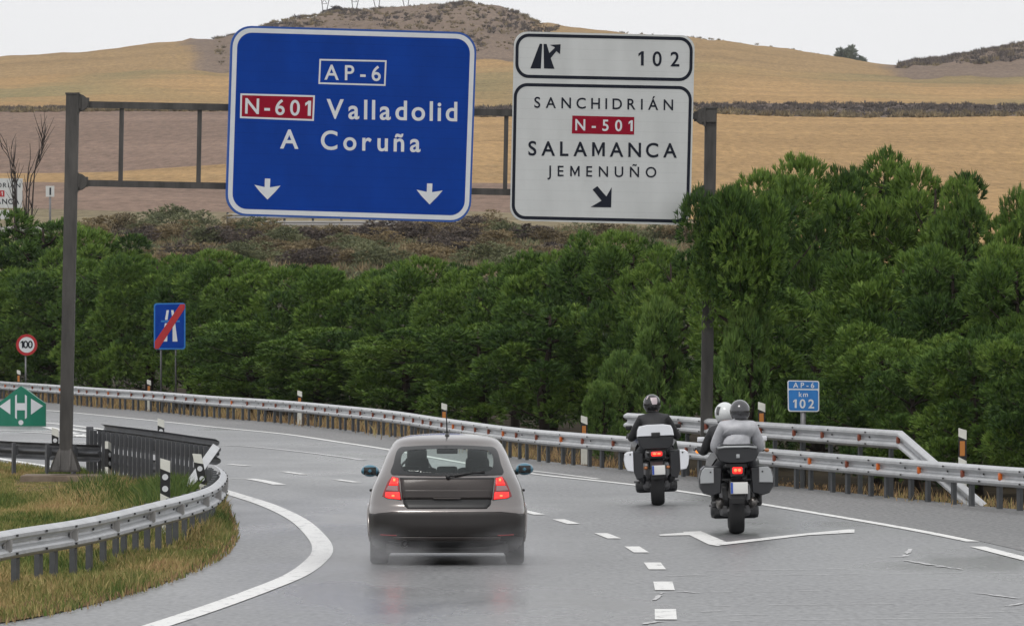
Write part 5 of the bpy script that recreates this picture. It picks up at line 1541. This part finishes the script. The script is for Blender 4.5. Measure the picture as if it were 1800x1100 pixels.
# ------------------------------------------------------------------ people
JBLACK = mat('black riding jacket', (0.016, 0.016, 0.018), 0.65, var=0.3, scale=6, bump=0.4, bscale=14)
JGREY = mat('pale grey rain jacket', (0.36, 0.365, 0.39), 0.45, col2=(0.52, 0.525, 0.55), scale=5, bump=0.6, bscale=9)
TROUS = mat('dark riding trousers', (0.014, 0.015, 0.018), 0.7, var=0.3, scale=6)
HBLACK = mat('glossy black helmet', (0.014, 0.013, 0.014), 0.15, coat=0.6)
HPINK = mat('pale pink helmet graphic', (0.52, 0.44, 0.46), 0.3)
HGREY = mat('dark silver helmet', (0.07, 0.07, 0.075), 0.22, 0.6, coat=0.8)
HWHITE = mat('white helmet', (0.66, 0.68, 0.68), 0.25, coat=0.5)
BOOT = mat('black leather boot', (0.012, 0.012, 0.012), 0.5)
SKIN = mat('skin', (0.35, 0.21, 0.15), 0.6)

def skin_figure(name, joints, edges, root_, mats, pick, label, parent=None):
    me = bpy.data.meshes.new(name); names = list(joints)
    me.from_pydata([joints[k][0] for k in names], [(names.index(a), names.index(b)) for a, b in edges], [])
    o = bpy.data.objects.new(name, me); COL.objects.link(o)
    md = o.modifiers.new('s', 'SKIN'); md.use_smooth_shade = True
    for i, k in enumerate(names):
        rr = joints[k][1]; rr = rr if isinstance(rr, tuple) else (rr, rr)
        me.skin_vertices[0].data[i].radius = rr
        me.skin_vertices[0].data[i].use_root = (k == root_)
    sd = o.modifiers.new('u', 'SUBSURF'); sd.levels = 2; sd.render_levels = 2
    dg = bpy.context.evaluated_depsgraph_get(); dg.update()
    nm = bpy.data.meshes.new_from_object(o.evaluated_get(dg))
    o.modifiers.clear(); o.data = nm; bpy.data.meshes.remove(me)
    for mt in mats: nm.materials.append(mt)
    for p in nm.polygons: p.material_index = pick(p.center); p.use_smooth = True
    nm.name = name; o.name = name
    return o
def rider(hip, sh, head, elbow, hand, knee, ankle, toe, jacket, bulk, label, M, lean=0.0, pants=TROUS):
    """seated rider; all points for the right side as (x, y, z), x mirrored for the left; y forward"""
    J = {}; E_ = []
    H_ = Vector(hip); S_ = Vector(sh); hd = Vector(head)
    mid = H_.lerp(S_, .5) + Vector((0, -.05, .02))
    J['hip'] = (H_, (.165 * bulk, .13 * bulk)); J['waist'] = (H_.lerp(S_, .3) + Vector((0, -.04, 0)), (.155 * bulk, .125 * bulk)); J['mid'] = (mid.lerp(S_, .35), (.18 * bulk, .14 * bulk)); J['chest'] = (S_ + Vector((0, -.02, -.06)), (.185 * bulk, .125 * bulk))
    J['neck'] = (S_.lerp(hd, .42), .068); J['head'] = (hd, .085)
    E_ += [('hip', 'waist'), ('waist', 'mid'), ('mid', 'chest'), ('chest', 'neck'), ('neck', 'head')]
    for s_, nm in ((-1, 'l'), (1, 'r')):
        fx = lambda p: Vector((S_.x + s_ * p[0], p[1], p[2]))
        hx = lambda p: Vector((H_.x + s_ * p[0], p[1], p[2]))
        J['sh' + nm] = (S_ + Vector((s_ * .185, .0, -.015)), .085 * bulk)
        J['el' + nm] = (fx(elbow), .062 * bulk); J['wr' + nm] = (fx(hand) + Vector((0, -.08, .015)), .038)
        J['pa' + nm] = (fx(hand), .036)
        E_ += [('chest', 'sh' + nm), ('sh' + nm, 'el' + nm), ('el' + nm, 'wr' + nm), ('wr' + nm, 'pa' + nm)]
        for f in range(4):
            b = fx(hand) + Vector((s_ * (.034 - .022 * f), .045, .022)); ln = (.032, .036, .034, .027)[f]
            J['f%d' % f + nm] = (b, .0105); J['g%d' % f + nm] = (b + Vector((0, ln, -.012)), .0095); J['h%d' % f + nm] = (b + Vector((0, ln * .7, -.045)), .0085)
            E_ += [('pa' + nm, 'f%d' % f + nm), ('f%d' % f + nm, 'g%d' % f + nm), ('g%d' % f + nm, 'h%d' % f + nm)]
        t0 = fx(hand) + Vector((-s_ * .035, .005, -.012)); J['t0' + nm] = (t0, .012); J['t1' + nm] = (t0 + Vector((-s_ * .015, .035, -.025)), .010)
        E_ += [('pa' + nm, 't0' + nm), ('t0' + nm, 't1' + nm)]
        J['th' + nm] = (H_ + Vector((s_ * .12, .07, -.02)), .098 * min(bulk, 1.1)); J['kn' + nm] = (hx(knee), .072); J['an' + nm] = (hx(ankle), .048); J['to' + nm] = (hx(toe), .04)
        E_ += [('hip', 'th' + nm), ('th' + nm, 'kn' + nm), ('kn' + nm, 'an' + nm), ('an' + nm, 'to' + nm)]
    zw = H_.z + .03; az = ankle[2] + .07
    def pick(c):
        if c.z > S_.z + .12 and abs(c.x - S_.x) < .13: return 3
        if abs(c.x - S_.x) > hand[0] - .09 and c.y > hand[1] - .06 and c.z > H_.z - .1: return 2
        if c.z < az: return 2
        return 0 if (c.z > zw and (c.z > H_.z + .05 or abs(c.x - H_.x) < .16 or True)) and not (c.z < H_.z + .0) else 1
    o = skin_figure('person', J, E_, 'hip', [jacket, pants, BOOT, SKIN], pick, label)
    tag(o, label, 'person'); o.matrix_world = M
    return o
def helmet(parent, c, shell, r_=(.132, .158, .142), visor=True, graphic=None, yaw=0.0):
    m = MB(); c = Vector(c); rt = Matrix.Rotation(yaw, 3, 'Z')
    # shell: egg with a flared lower rim, open below
    vs = []; fs = []; sg = 24; rg_ = 14
    for i in range(rg_ + 1):
        th = math.pi * .80 * i / rg_
        for k in range(sg):
            ph = 2 * math.pi * k / sg; s_ = math.sin(th)
            fl_ = 1.0 + (.05 * max(0, (i / rg_ - .8) * 5))
            v = Vector((r_[0] * s_ * math.cos(ph) * fl_, r_[1] * s_ * math.sin(ph) * fl_ + .012, r_[2] * math.cos(th)))
            vs.append(rt @ v + c)
    for i in range(rg_):
        for k in range(sg):
            k2 = (k + 1) % sg; fs.append((i * sg + k, (i + 1) * sg + k, (i + 1) * sg + k2, i * sg + k2))
    m.add(vs, fs, shell, True)
    m.tube([rt @ Vector((r_[0] * .62 * math.cos(a), r_[1] * .62 * math.sin(a) + .012, -r_[2] * .80)) + c for a in [2 * math.pi * i / 20 for i in range(21)]], .018, BLACK, 6, cap=False)
    h = m.build('helmet', parent)
    m = MB(); vs = []; fs = []
    for i in range(7):
        th = math.pi * (.36 + .24 * i / 6)
        for k in range(15):
            ph = math.pi * (.12 + .76 * k / 14); s_ = math.sin(th)
            vs.append(rt @ Vector((r_[0] * 1.025 * s_ * math.cos(ph), r_[1] * 1.025 * s_ * math.sin(ph) + .012, r_[2] * 1.02 * math.cos(th))) + c)
    for i in range(6):
        for k in range(14): fs.append((i * 15 + k, (i + 1) * 15 + k, (i + 1) * 15 + k + 1, i * 15 + k + 1))
    m.add(vs, fs, FRIT, True); m.build('visor', h)
    if graphic:
        for ph0, ph1, t0, t1 in graphic[1]:
            m = MB(); vs = []; fs = []
            for i in range(7):
                for k in range(9):
                    u = i / 6; th = math.pi * (t0 + (t1 - t0) * u); ph = -math.pi / 2 + ph0 + (ph1 - ph0) * (k / 8) * (1 - .45 * u) + .25 * u * (ph1 - ph0)
                    s_ = math.sin(th); vs.append(rt @ Vector((r_[0] * 1.015 * s_ * math.cos(ph), r_[1] * 1.015 * s_ * math.sin(ph) + .012, r_[2] * 1.015 * math.cos(th))) + c)
            for i in range(6):
                for k in range(8): fs.append((i * 9 + k, (i + 1) * 9 + k, (i + 1) * 9 + k + 1, i * 9 + k + 1))
            m.add(vs, fs, graphic[0], True); m.build('helmet_graphic', h)
    return h

# ------------------------------------------------------------------ motorbikes
BKBODY = mat('black motorbike plastic', (0.014, 0.015, 0.018), 0.32, coat=0.3)
SILV = mat('silver grey case lid', (0.36, 0.375, 0.385), 0.35, 0.2, coat=0.4)
CASEW = mat('white case lid', (0.74, 0.76, 0.80), 0.3, coat=0.4)
PLATE = mat('white number plate', (0.62, 0.62, 0.60), 0.5)
EUBL = mat('blue plate strip', (0.01, 0.06, 0.35), 0.5)
LITORG = mat('lit orange indicator', (0.8, 0.25, 0.03), 0.3, emit=(1.0, 0.28, 0.02), estr=1.3)
DIMORG = mat('pale orange indicator', (0.45, 0.18, 0.07), 0.35)
ALU = mat('grey alloy', (0.18, 0.18, 0.185), 0.4, 0.7)

def bike(px, py, lean, label, cfg, yaw=0.0):
    D = F * EYE / (py - HY); loc = ground(px, py)
    r_ = empty('motorbike', loc, label, 'motorbike')
    r_.rotation_euler = (0, lean, yaw)
    def B_(mb, nm, parent=r_): return mb.build(nm, parent)
    rad = .315
    for y, rw_, hw, nm in ((0, rad, .098, 'wheel'), (1.55, .30, .062, 'wheel')):
        m = MB(); n_ = 9
        prof = [(-hw * .72, rw_ - .10), (-hw * .95, rw_ - .07)] + [(hw * math.sin(t), rw_ - .045 + .045 * math.cos(t)) for t in [(-1 + 2 * i / n_) * math.pi * .5 for i in range(n_ + 1)]] + [(hw * .95, rw_ - .07), (hw * .72, rw_ - .10)]
        m.lathe_x((0, y, rw_), prof, RUBBER, 36)
        wo = B_(m, nm)
        m = MB(); m.lathe_x((0, y, rw_), [(-hw * .7, rw_ - .10), (-hw * .6, rw_ - .125), (hw * .6, rw_ - .125), (hw * .7, rw_ - .10)], ALU, 30)
        for k in range(6):
            a = 2 * math.pi * k / 6; m.bar((0, y + .03 * math.cos(a), rw_ + .03 * math.sin(a)), (0, y + (rw_ - .12) * math.cos(a), rw_ + (rw_ - .12) * math.sin(a)), .04, .03, ALU, up=Vector((1, 0, 0)))
        m.tube([(-.12, y, rw_), (.12, y, rw_)], .035, ALU, 10); B_(m, 'rim', wo)
    # swing arm, engine block, frame
    m = MB()
    for sx in (-1, 1): m.bar((sx * .15, 0, .32), (sx * .13, .62, .40), .05, .09, ALU)
    B_(m, 'swing_arm')
    m = MB(); m.box((0, .72, .42), (.40, .50, .42), ALU, bevel=.06); m.box((0, .72, .28), (.62, .30, .20), BKBODY, bevel=.06); B_(m, 'engine')
    m = MB()
    for sx in (-1, 1): m.tube([(sx * .14, .5, .36), (sx * .20, .2, .36), (sx * .215, -.20, .42)], [.03, .05, .055], EXH if cfg['exh'] else BKBODY, 12)
    B_(m, 'exhaust')
    # tail, seat, tank, fairing
    m = MB(); secs = [(-.30, .74, .075, .05), (-.15, .76, .11, .075), (.05, .76, .145, .09), (.4, .74, .16, .10), (.62, .78, .15, .12), (.80, .86, .17, .17), (1.0, .90, .18, .19), (1.15, .88, .15, .16)]
    vs = []; fs = []; sg = 16
    for y, z, a, b in secs:
        for k in range(sg):
            t = 2 * math.pi * k / sg; vs.append((a * math.copysign(abs(math.cos(t)) ** .7, math.cos(t)), y, z + b * math.copysign(abs(math.sin(t)) ** .7, math.sin(t))))
    for i in range(len(secs) - 1):
        for k in range(sg): fs.append((i * sg + k, i * sg + (k + 1) % sg, (i + 1) * sg + (k + 1) % sg, (i + 1) * sg + k))
    fs.append(list(range(sg))); fs.append([(len(secs) - 1) * sg + k for k in range(sg)][::-1])
    m.add(vs, [f[::-1] for f in fs], BKBODY, True); B_(m, 'tail_and_tank')
    m = MB(); m.box((0, .38, .845), (.30, .85, .09), TROUS, bevel=.04); B_(m, 'seat')
    m = MB(); vs = []; fs = []
    for y, z, a, b in [(1.05, .72, .30, .28), (1.25, .78, .36, .32), (1.5, .76, .30, .28), (1.75, .74, .14, .14)]:
        for k in range(sg):
            t = 2 * math.pi * k / sg; vs.append((a * math.copysign(abs(math.cos(t)) ** .8, math.cos(t)), y, z + b * math.copysign(abs(math.sin(t)) ** .8, math.sin(t))))
    for i in range(3):
        for k in range(sg): fs.append((i * sg + k, (i + 1) * sg + k, (i + 1) * sg + (k + 1) % sg, i * sg + (k + 1) % sg))
    fs.append(list(range(sg))[::-1]); fs.append([3 * sg + k for k in range(sg)])
    m.add(vs, fs, BKBODY, True); B_(m, 'front_fairing')
    vs = []; fs = []
    for i in range(6):
        for k in range(9):
            t = -1 + 2 * k / 8; vs.append((.24 * t * (1 - .06 * i), 1.45 - .045 * i - .12 * t * t, 1.0 + .055 * i))
    for i in range(5):
        for k in range(8): fs.append((i * 9 + k, i * 9 + k + 1, (i + 1) * 9 + k + 1, (i + 1) * 9 + k))
    m = MB(); m.add(vs, fs, GLASSF, True); B_(m, 'windscreen')
    m = MB()
    for sx in (-1, 1): m.tube([(sx * .09, 1.32, .95), (sx * .10, 1.55, .32)], .028, ALU, 10)
    B_(m, 'fork')
    hx, hy_, hz = cfg['grip']
    m = MB(); m.tube([(-hx - .05, hy_ - .03, hz), (-hx + .12, hy_, hz), (-.1, hy_ + .06, hz - .02), (.1, hy_ + .06, hz - .02), (hx - .12, hy_, hz), (hx + .05, hy_ - .03, hz)], .016, BLACK, 8); B_(m, 'handlebar')
    for sx in (-1, 1):
        mx_, mz_ = cfg['mirror']
        m = MB(); m.tube([(sx * (hx - .1), hy_, hz), (sx * (mx_ - .04), hy_ + .05, mz_ - .05), (sx * mx_, hy_ + .05, mz_)], .009, BLACK, 6); m.box((sx * mx_, hy_ + .05, mz_), (.10, .035, .065), cfg['mirmat'], bevel=.014); B_(m, 'mirror')
    # rear mudguard, plate and lamps
    pl0, pl1, pz0, pz1 = cfg['plate']
    m = MB(); vs = []
    pr_ = [(-.16, .66), (-.26, .70), (-.35, .60), (-.385, .46), (-.38, .40)]
    for y, z in pr_: vs += [(-.095, y, z), (.095, y, z), (.095, y + .02, z - .004), (-.095, y + .02, z - .004)]
    fs = []
    for i in range(len(pr_) - 1):
        for k in range(4): fs.append((4 * i + k, 4 * i + (k + 1) % 4, 4 * i + 4 + (k + 1) % 4, 4 * i + 4 + k))
    m.add(vs, fs, BLACK); 
    hg = [(rad + .03, a) for a in [math.pi * (.15 + .62 * i / 14) for i in range(15)]]
    vs = []; fs = []
    for q_, a in hg: vs += [(-.11, -q_ * math.cos(a) * 1.0, rad + q_ * math.sin(a)), (.11, -q_ * math.cos(a), rad + q_ * math.sin(a))]
    for i in range(14): fs.append((2 * i, 2 * i + 1, 2 * i + 3, 2 * i + 2))
    m.add(vs, fs, BLACK, True); B_(m, 'rear_mudguard')
    py_ = -.405; cxp = (pl0 + pl1) / 2
    m = MB(); m.box((cxp, py_, (pz0 + pz1) / 2), (pl1 - pl0, .012, pz1 - pz0), PLATE, rot=Matrix.Rotation(R(-8), 3, 'X'), bevel=.004)
    npl = B_(m, 'number_plate')
    m = MB(); m.box((pl0 + .016, py_ - .009, (pz0 + pz1) / 2 + .001), (.028, .006, pz1 - pz0 - .01), EUBL, rot=Matrix.Rotation(R(-8), 3, 'X')); B_(m, 'blue_strip', npl)
    tx0, tx1, tz0, tz1 = cfg['lamp']; cxl = (tx0 + tx1) / 2; czl = (tz0 + tz1) / 2
    m = MB(); m.box((cxl, -.335, czl), (tx1 - tx0, .06, tz1 - tz0), LAMPR, bevel=.018); lo = B_(m, 'tail_lamp')
    m = MB()
    for dx in (-.2, .2): m.ellipsoid((cxl + dx * (tx1 - tx0), -.366, czl), ((tx1 - tx0) * .17, .008, (tz1 - tz0) * .22), HOT, seg=10, rings=6)
    B_(m, 'lamp_core', lo)
    m = MB(); m.box((cxl, -.29, czl - .01), (tx1 - tx0 + .06, .08, tz1 - tz0 + .06), BKBODY, bevel=.02); B_(m, 'lamp_housing')
    m = MB(); m.box((0, -.25, .70), (.5, .02, .02), BLACK); B_(m, 'carrier_bar')
    for sx in (-1, 1):
        ix, iy, iz = cfg['ind']; lit = cfg['lit'] == sx
        m = MB(); m.ellipsoid((sx * ix, iy, iz), (.032, .03, .026), LITORG if lit else DIMORG, seg=10, rings=6); m.tube([(sx * (ix - .12), iy + .03, iz), (sx * ix, iy + .02, iz)], .012, BLACK, 6); io = B_(m, 'indicator')
        if lit: io['label'] = 'lit orange indicator'
        m = MB(); m.tube([(sx * .2, .55, .36), (sx * .33, .55, .35)], .016, ALU, 6); B_(m, 'footpeg'); m = MB(); m.tube([(sx * .16, .2, .42), (sx * .30, .22, .40)], .014, ALU, 6); B_(m, 'footpeg')
    cfg['cases'](B_)
    return r_
def case_body(mb, x0, x1, z0, z1, y0, y1, mt, outer, bev=.05):
    """pannier: a box whose outer upper and lower corners are cut and rounded; outer = sign of the outside"""
    cx_ = (x0 + x1) / 2
    mb.box((cx_, (y0 + y1) / 2, (z0 + z1) / 2), (x1 - x0, y1 - y0, z1 - z0), mt, bevel=bev)
def pannier_prism(mb, pts, y0, y1, mt):
    k = len(pts); vs = [(x, y0, z) for x, z in pts] + [(x, y1, z) for x, z in pts]
    cx_ = sum(p[0] for p in pts) / k; cz = sum(p[1] for p in pts) / k
    vs2 = [(cx_ + (x - cx_) * .93, y0 - .02, cz + (z - cz) * .93) for x, z in pts]
    vs = vs2 + vs; fs = [list(range(k))]
    for a, b in ((0, k), (k, 2 * k)):
        for i in range(k): fs.append((a + i, b + i, b + (i + 1) % k, a + (i + 1) % k))
    fs.append([2 * k + i for i in range(k)][::-1])
    ar = sum(pts[i][0] * pts[(i + 1) % k][1] - pts[(i + 1) % k][0] * pts[i][1] for i in range(k))
    if ar < 0: fs = [f[::-1] for f in fs]
    mb.add(vs, fs, mt)
def cases_left(B_):
    for sx in (-1, 1):
        m = MB(); pannier_prism(m, [(sx * .20, .80), (sx * .335, .815), (sx * .34, .50), (sx * .30, .40), (sx * .20, .42)], -.30, .22, BKBODY); pn = B_(m, 'pannier')
        m = MB(); pannier_prism(m, [(sx * .340, .815), (sx * .42, .81), (sx * .465, .775), (sx * .478, .69), (sx * .462, .59), (sx * .43, .53), (sx * .342, .515)], -.33, .20, CASEW); B_(m, 'white_lid', pn)
        m = MB(); m.box((sx * .385, -.353, .775), (.022, .012, .02), BLACK, bevel=.004); B_(m, 'lock', pn)
    m = MB(); pannier_prism(m, [(-.27, 1.025), (.265, 1.025), (.25, .90), (.20, .845), (-.20, .845), (-.25, .90)], -.36, .04, BKBODY); tc_ = B_(m, 'top_case')
    m = MB(); pannier_prism(m, [(-.275, 1.03), (-.262, 1.12), (-.235, 1.175), (-.12, 1.195), (.12, 1.195), (.23, 1.175), (.255, 1.12), (.268, 1.03)], -.365, .04, CASEW); B_(m, 'white_band', tc_)
    m = MB(); m.box((0, -.392, 1.045), (.13, .02, .075), BLACK, bevel=.012); B_(m, 'latch', tc_)
    m = MB(); m.box((0, -.18, .82), (.28, .30, .03), BLACK); B_(m, 'carrier', tc_)
def cases_right(B_):
    for sx in (-1, 1):
        m = MB(); pannier_prism(m, [(sx * .18, .86), (sx * .40, .875), (sx * .45, .83), (sx * .478, .72), (sx * .47, .60), (sx * .42, .525), (sx * .32, .495), (sx * .20, .53)], -.28, .24, BKBODY); pn = B_(m, 'pannier')
        m = MB(); pannier_prism(m, [(sx * .285, .855), (sx * .40, .86), (sx * .438, .82), (sx * .462, .73), (sx * .462, .655), (sx * .285, .66)], -.312, -.22, SILV); B_(m, 'silver_lid', pn)
        m = MB(); m.box((sx * .33, -.335, .80), (.02, .012, .02), BLACK, bevel=.004); B_(m, 'lock', pn)
    m = MB(); pannier_prism(m, [(-.255, 1.105), (.275, 1.105), (.285, 1.03), (.24, .94), (.12, .915), (-.10, .915), (-.22, .94), (-.265, 1.03)], -.40, .0, BKBODY); tc_ = B_(m, 'top_case')
    m = MB(); pannier_prism(m, [(-.25, 1.11), (-.20, 1.15), (.22, 1.15), (.27, 1.11)], -.402, .0, BKBODY); B_(m, 'lid', tc_)
    m = MB(); m.tube([(-.24, -.425, 1.105), (-.15, -.432, 1.118), (.15, -.432, 1.118), (.262, -.425, 1.105)], .014, SILV, 8); B_(m, 'silver_trim', tc_)
    m = MB(); m.box((.02, -.432, 1.0), (.045, .014, .05), SILV, bevel=.008); B_(m, 'latch', tc_)
    m = MB(); m.box((0, -.2, .88), (.26, .34, .04), BLACK); B_(m, 'carrier', tc_)
b1 = bike(1157, 888, R(-2.5), 'black touring motorbike with white lidded panniers and top case', dict(exh=False, grip=(.36, 1.22, 1.0), mirror=(.36, 1.14), mirmat=BLACK, plate=(-.075, .118, .46, .60), lamp=(-.075, .085, .735, .80), ind=(.165, -.28, .565), lit=0, cases=cases_left))
b2 = bike(1295, 938, R(-1.0), 'black touring motorbike with silver and black panniers and a lit left indicator', dict(exh=True, grip=(.36, 1.18, 1.04), mirror=(.40, 1.19), mirmat=CASEW, plate=(-.08, .14, .52, .67), lamp=(-.05, .075, .775, .865), ind=(.445, 1.15, 1.04), lit=-1, cases=cases_right))
bpy.context.view_layer.update()
p1 = rider((0, .42, .88), (-.0, .70, 1.27), (-.01, .78, 1.46), (.34, .82, .98), (.36, 1.17, 1.02), (.25, .88, .74), (.22, .55, .42), (.24, .74, .36), JBLACK, 1.05,
           'rider in black jacket and black and pink helmet on the bike with white panniers', b1.matrix_world.copy())
helmet(p1, (-.01, .79, 1.49), HBLACK, graphic=(HPINK, [(-.25, .75, .27, .52), (-.9, -.6, .2, .34)]))
p2 = rider((-.02, .55, .88), (-.08, .80, 1.30), (-.09, .90, 1.49), (.30, .92, 1.02), (.36, 1.13, 1.06), (.26, .98, .76), (.23, .62, .42), (.25, .80, .36), JBLACK, 1.0,
           'rider in dark clothes and white helmet, mostly hidden behind the pillion rider', b2.matrix_world.copy())
helmet(p2, (-.095, .92, 1.53), HWHITE, graphic=(HGREY, [(-1.3, -.7, .3, .55)]), yaw=R(8))
p3 = rider((.02, .16, .96), (.04, .24, 1.36), (.075, .30, 1.53), (.30, .36, 1.08), (.16, .62, 1.06), (.28, .52, .78), (.27, .22, .42), (.29, .40, .37), JGREY, 1.22,
           'pillion rider in a bulky pale grey jacket and dark silver helmet', b2.matrix_world.copy())
helmet(p3, (.078, .30, 1.565), HGREY)

# ------------------------------------------------------------------ spray thrown up by the tyres
def spray_mat(name, dens, col=(.9, .9, .92)):
    m = bpy.data.materials.new(name); m.use_nodes = True
    n = m.node_tree.nodes; l = m.node_tree.links; n.clear()
    o = n.new('ShaderNodeOutputMaterial'); v = n.new('ShaderNodeVolumePrincipled'); v.inputs['Color'].default_value = (*col, 1); v.inputs['Anisotropy'].default_value = .2
    tc = n.new('ShaderNodeTexCoord'); nz = n.new('ShaderNodeTexNoise'); nz.inputs['Scale'].default_value = 2.2; nz.inputs['Detail'].default_value = 4
    l.new(tc.outputs['Object'], nz.inputs['Vector'])
    gr_ = n.new('ShaderNodeTexGradient'); gr_.gradient_type = 'SPHERICAL'
    mp = n.new('ShaderNodeMapping'); mp.inputs['Location'].default_value = (-1, -1, -1); mp.inputs['Scale'].default_value = (2, 2, 2)
    l.new(tc.outputs['Generated'], mp.inputs['Vector']); l.new(mp.outputs['Vector'], gr_.inputs['Vector'])
    r1 = n.new('ShaderNodeMapRange'); r1.inputs['From Min'].default_value = .35; r1.inputs['From Max'].default_value = .75
    l.new(nz.outputs['Fac'], r1.inputs['Value'])
    mu = n.new('ShaderNodeMath'); mu.operation = 'MULTIPLY'; l.new(r1.outputs['Result'], mu.inputs[0]); l.new(gr_.outputs['Fac'], mu.inputs[1])
    m2 = n.new('ShaderNodeMath'); m2.operation = 'MULTIPLY'; m2.inputs[1].default_value = dens; l.new(mu.outputs[0], m2.inputs[0])
    l.new(m2.outputs[0], v.inputs['Density']); l.new(v.outputs[0], o.inputs['Volume']); return m
def spray(loc, size, dens, label):
    m = MB(); m.ellipsoid((0, 0, 0), (1, 1, 1), spray_mat('spray', dens), seg=20, rings=12)
    o = m.build('spray'); o.location = loc; o.scale = size; tag(o, label, 'spray', None, 'stuff'); return o
spray((CARX - .95, CARD - 3.2, .20), (.95, 3.6, .38), .42, 'thin white spray behind the left rear wheel of the car')
spray((CARX + .85, CARD - 3.0, .20), (.8, 3.4, .36), .28, 'thin white spray behind the right rear wheel of the car')

# ------------------------------------------------------------------ damp air
m = MB(); hzm = bpy.data.materials.new('damp air'); hzm.use_nodes = True
n = hzm.node_tree.nodes; l = hzm.node_tree.links; n.clear()
o_ = n.new('ShaderNodeOutputMaterial'); v_ = n.new('ShaderNodeVolumePrincipled'); v_.inputs['Color'].default_value = (.92, .94, 1.0, 1); v_.inputs['Density'].default_value = HAZE; l.new(v_.outputs[0], o_.inputs['Volume'])
m.box((0, 1550, 99.5), (6000, 3240, 205), hzm); hzo = m.build('haze'); tag(hzo, None, None, None, 'stuff')
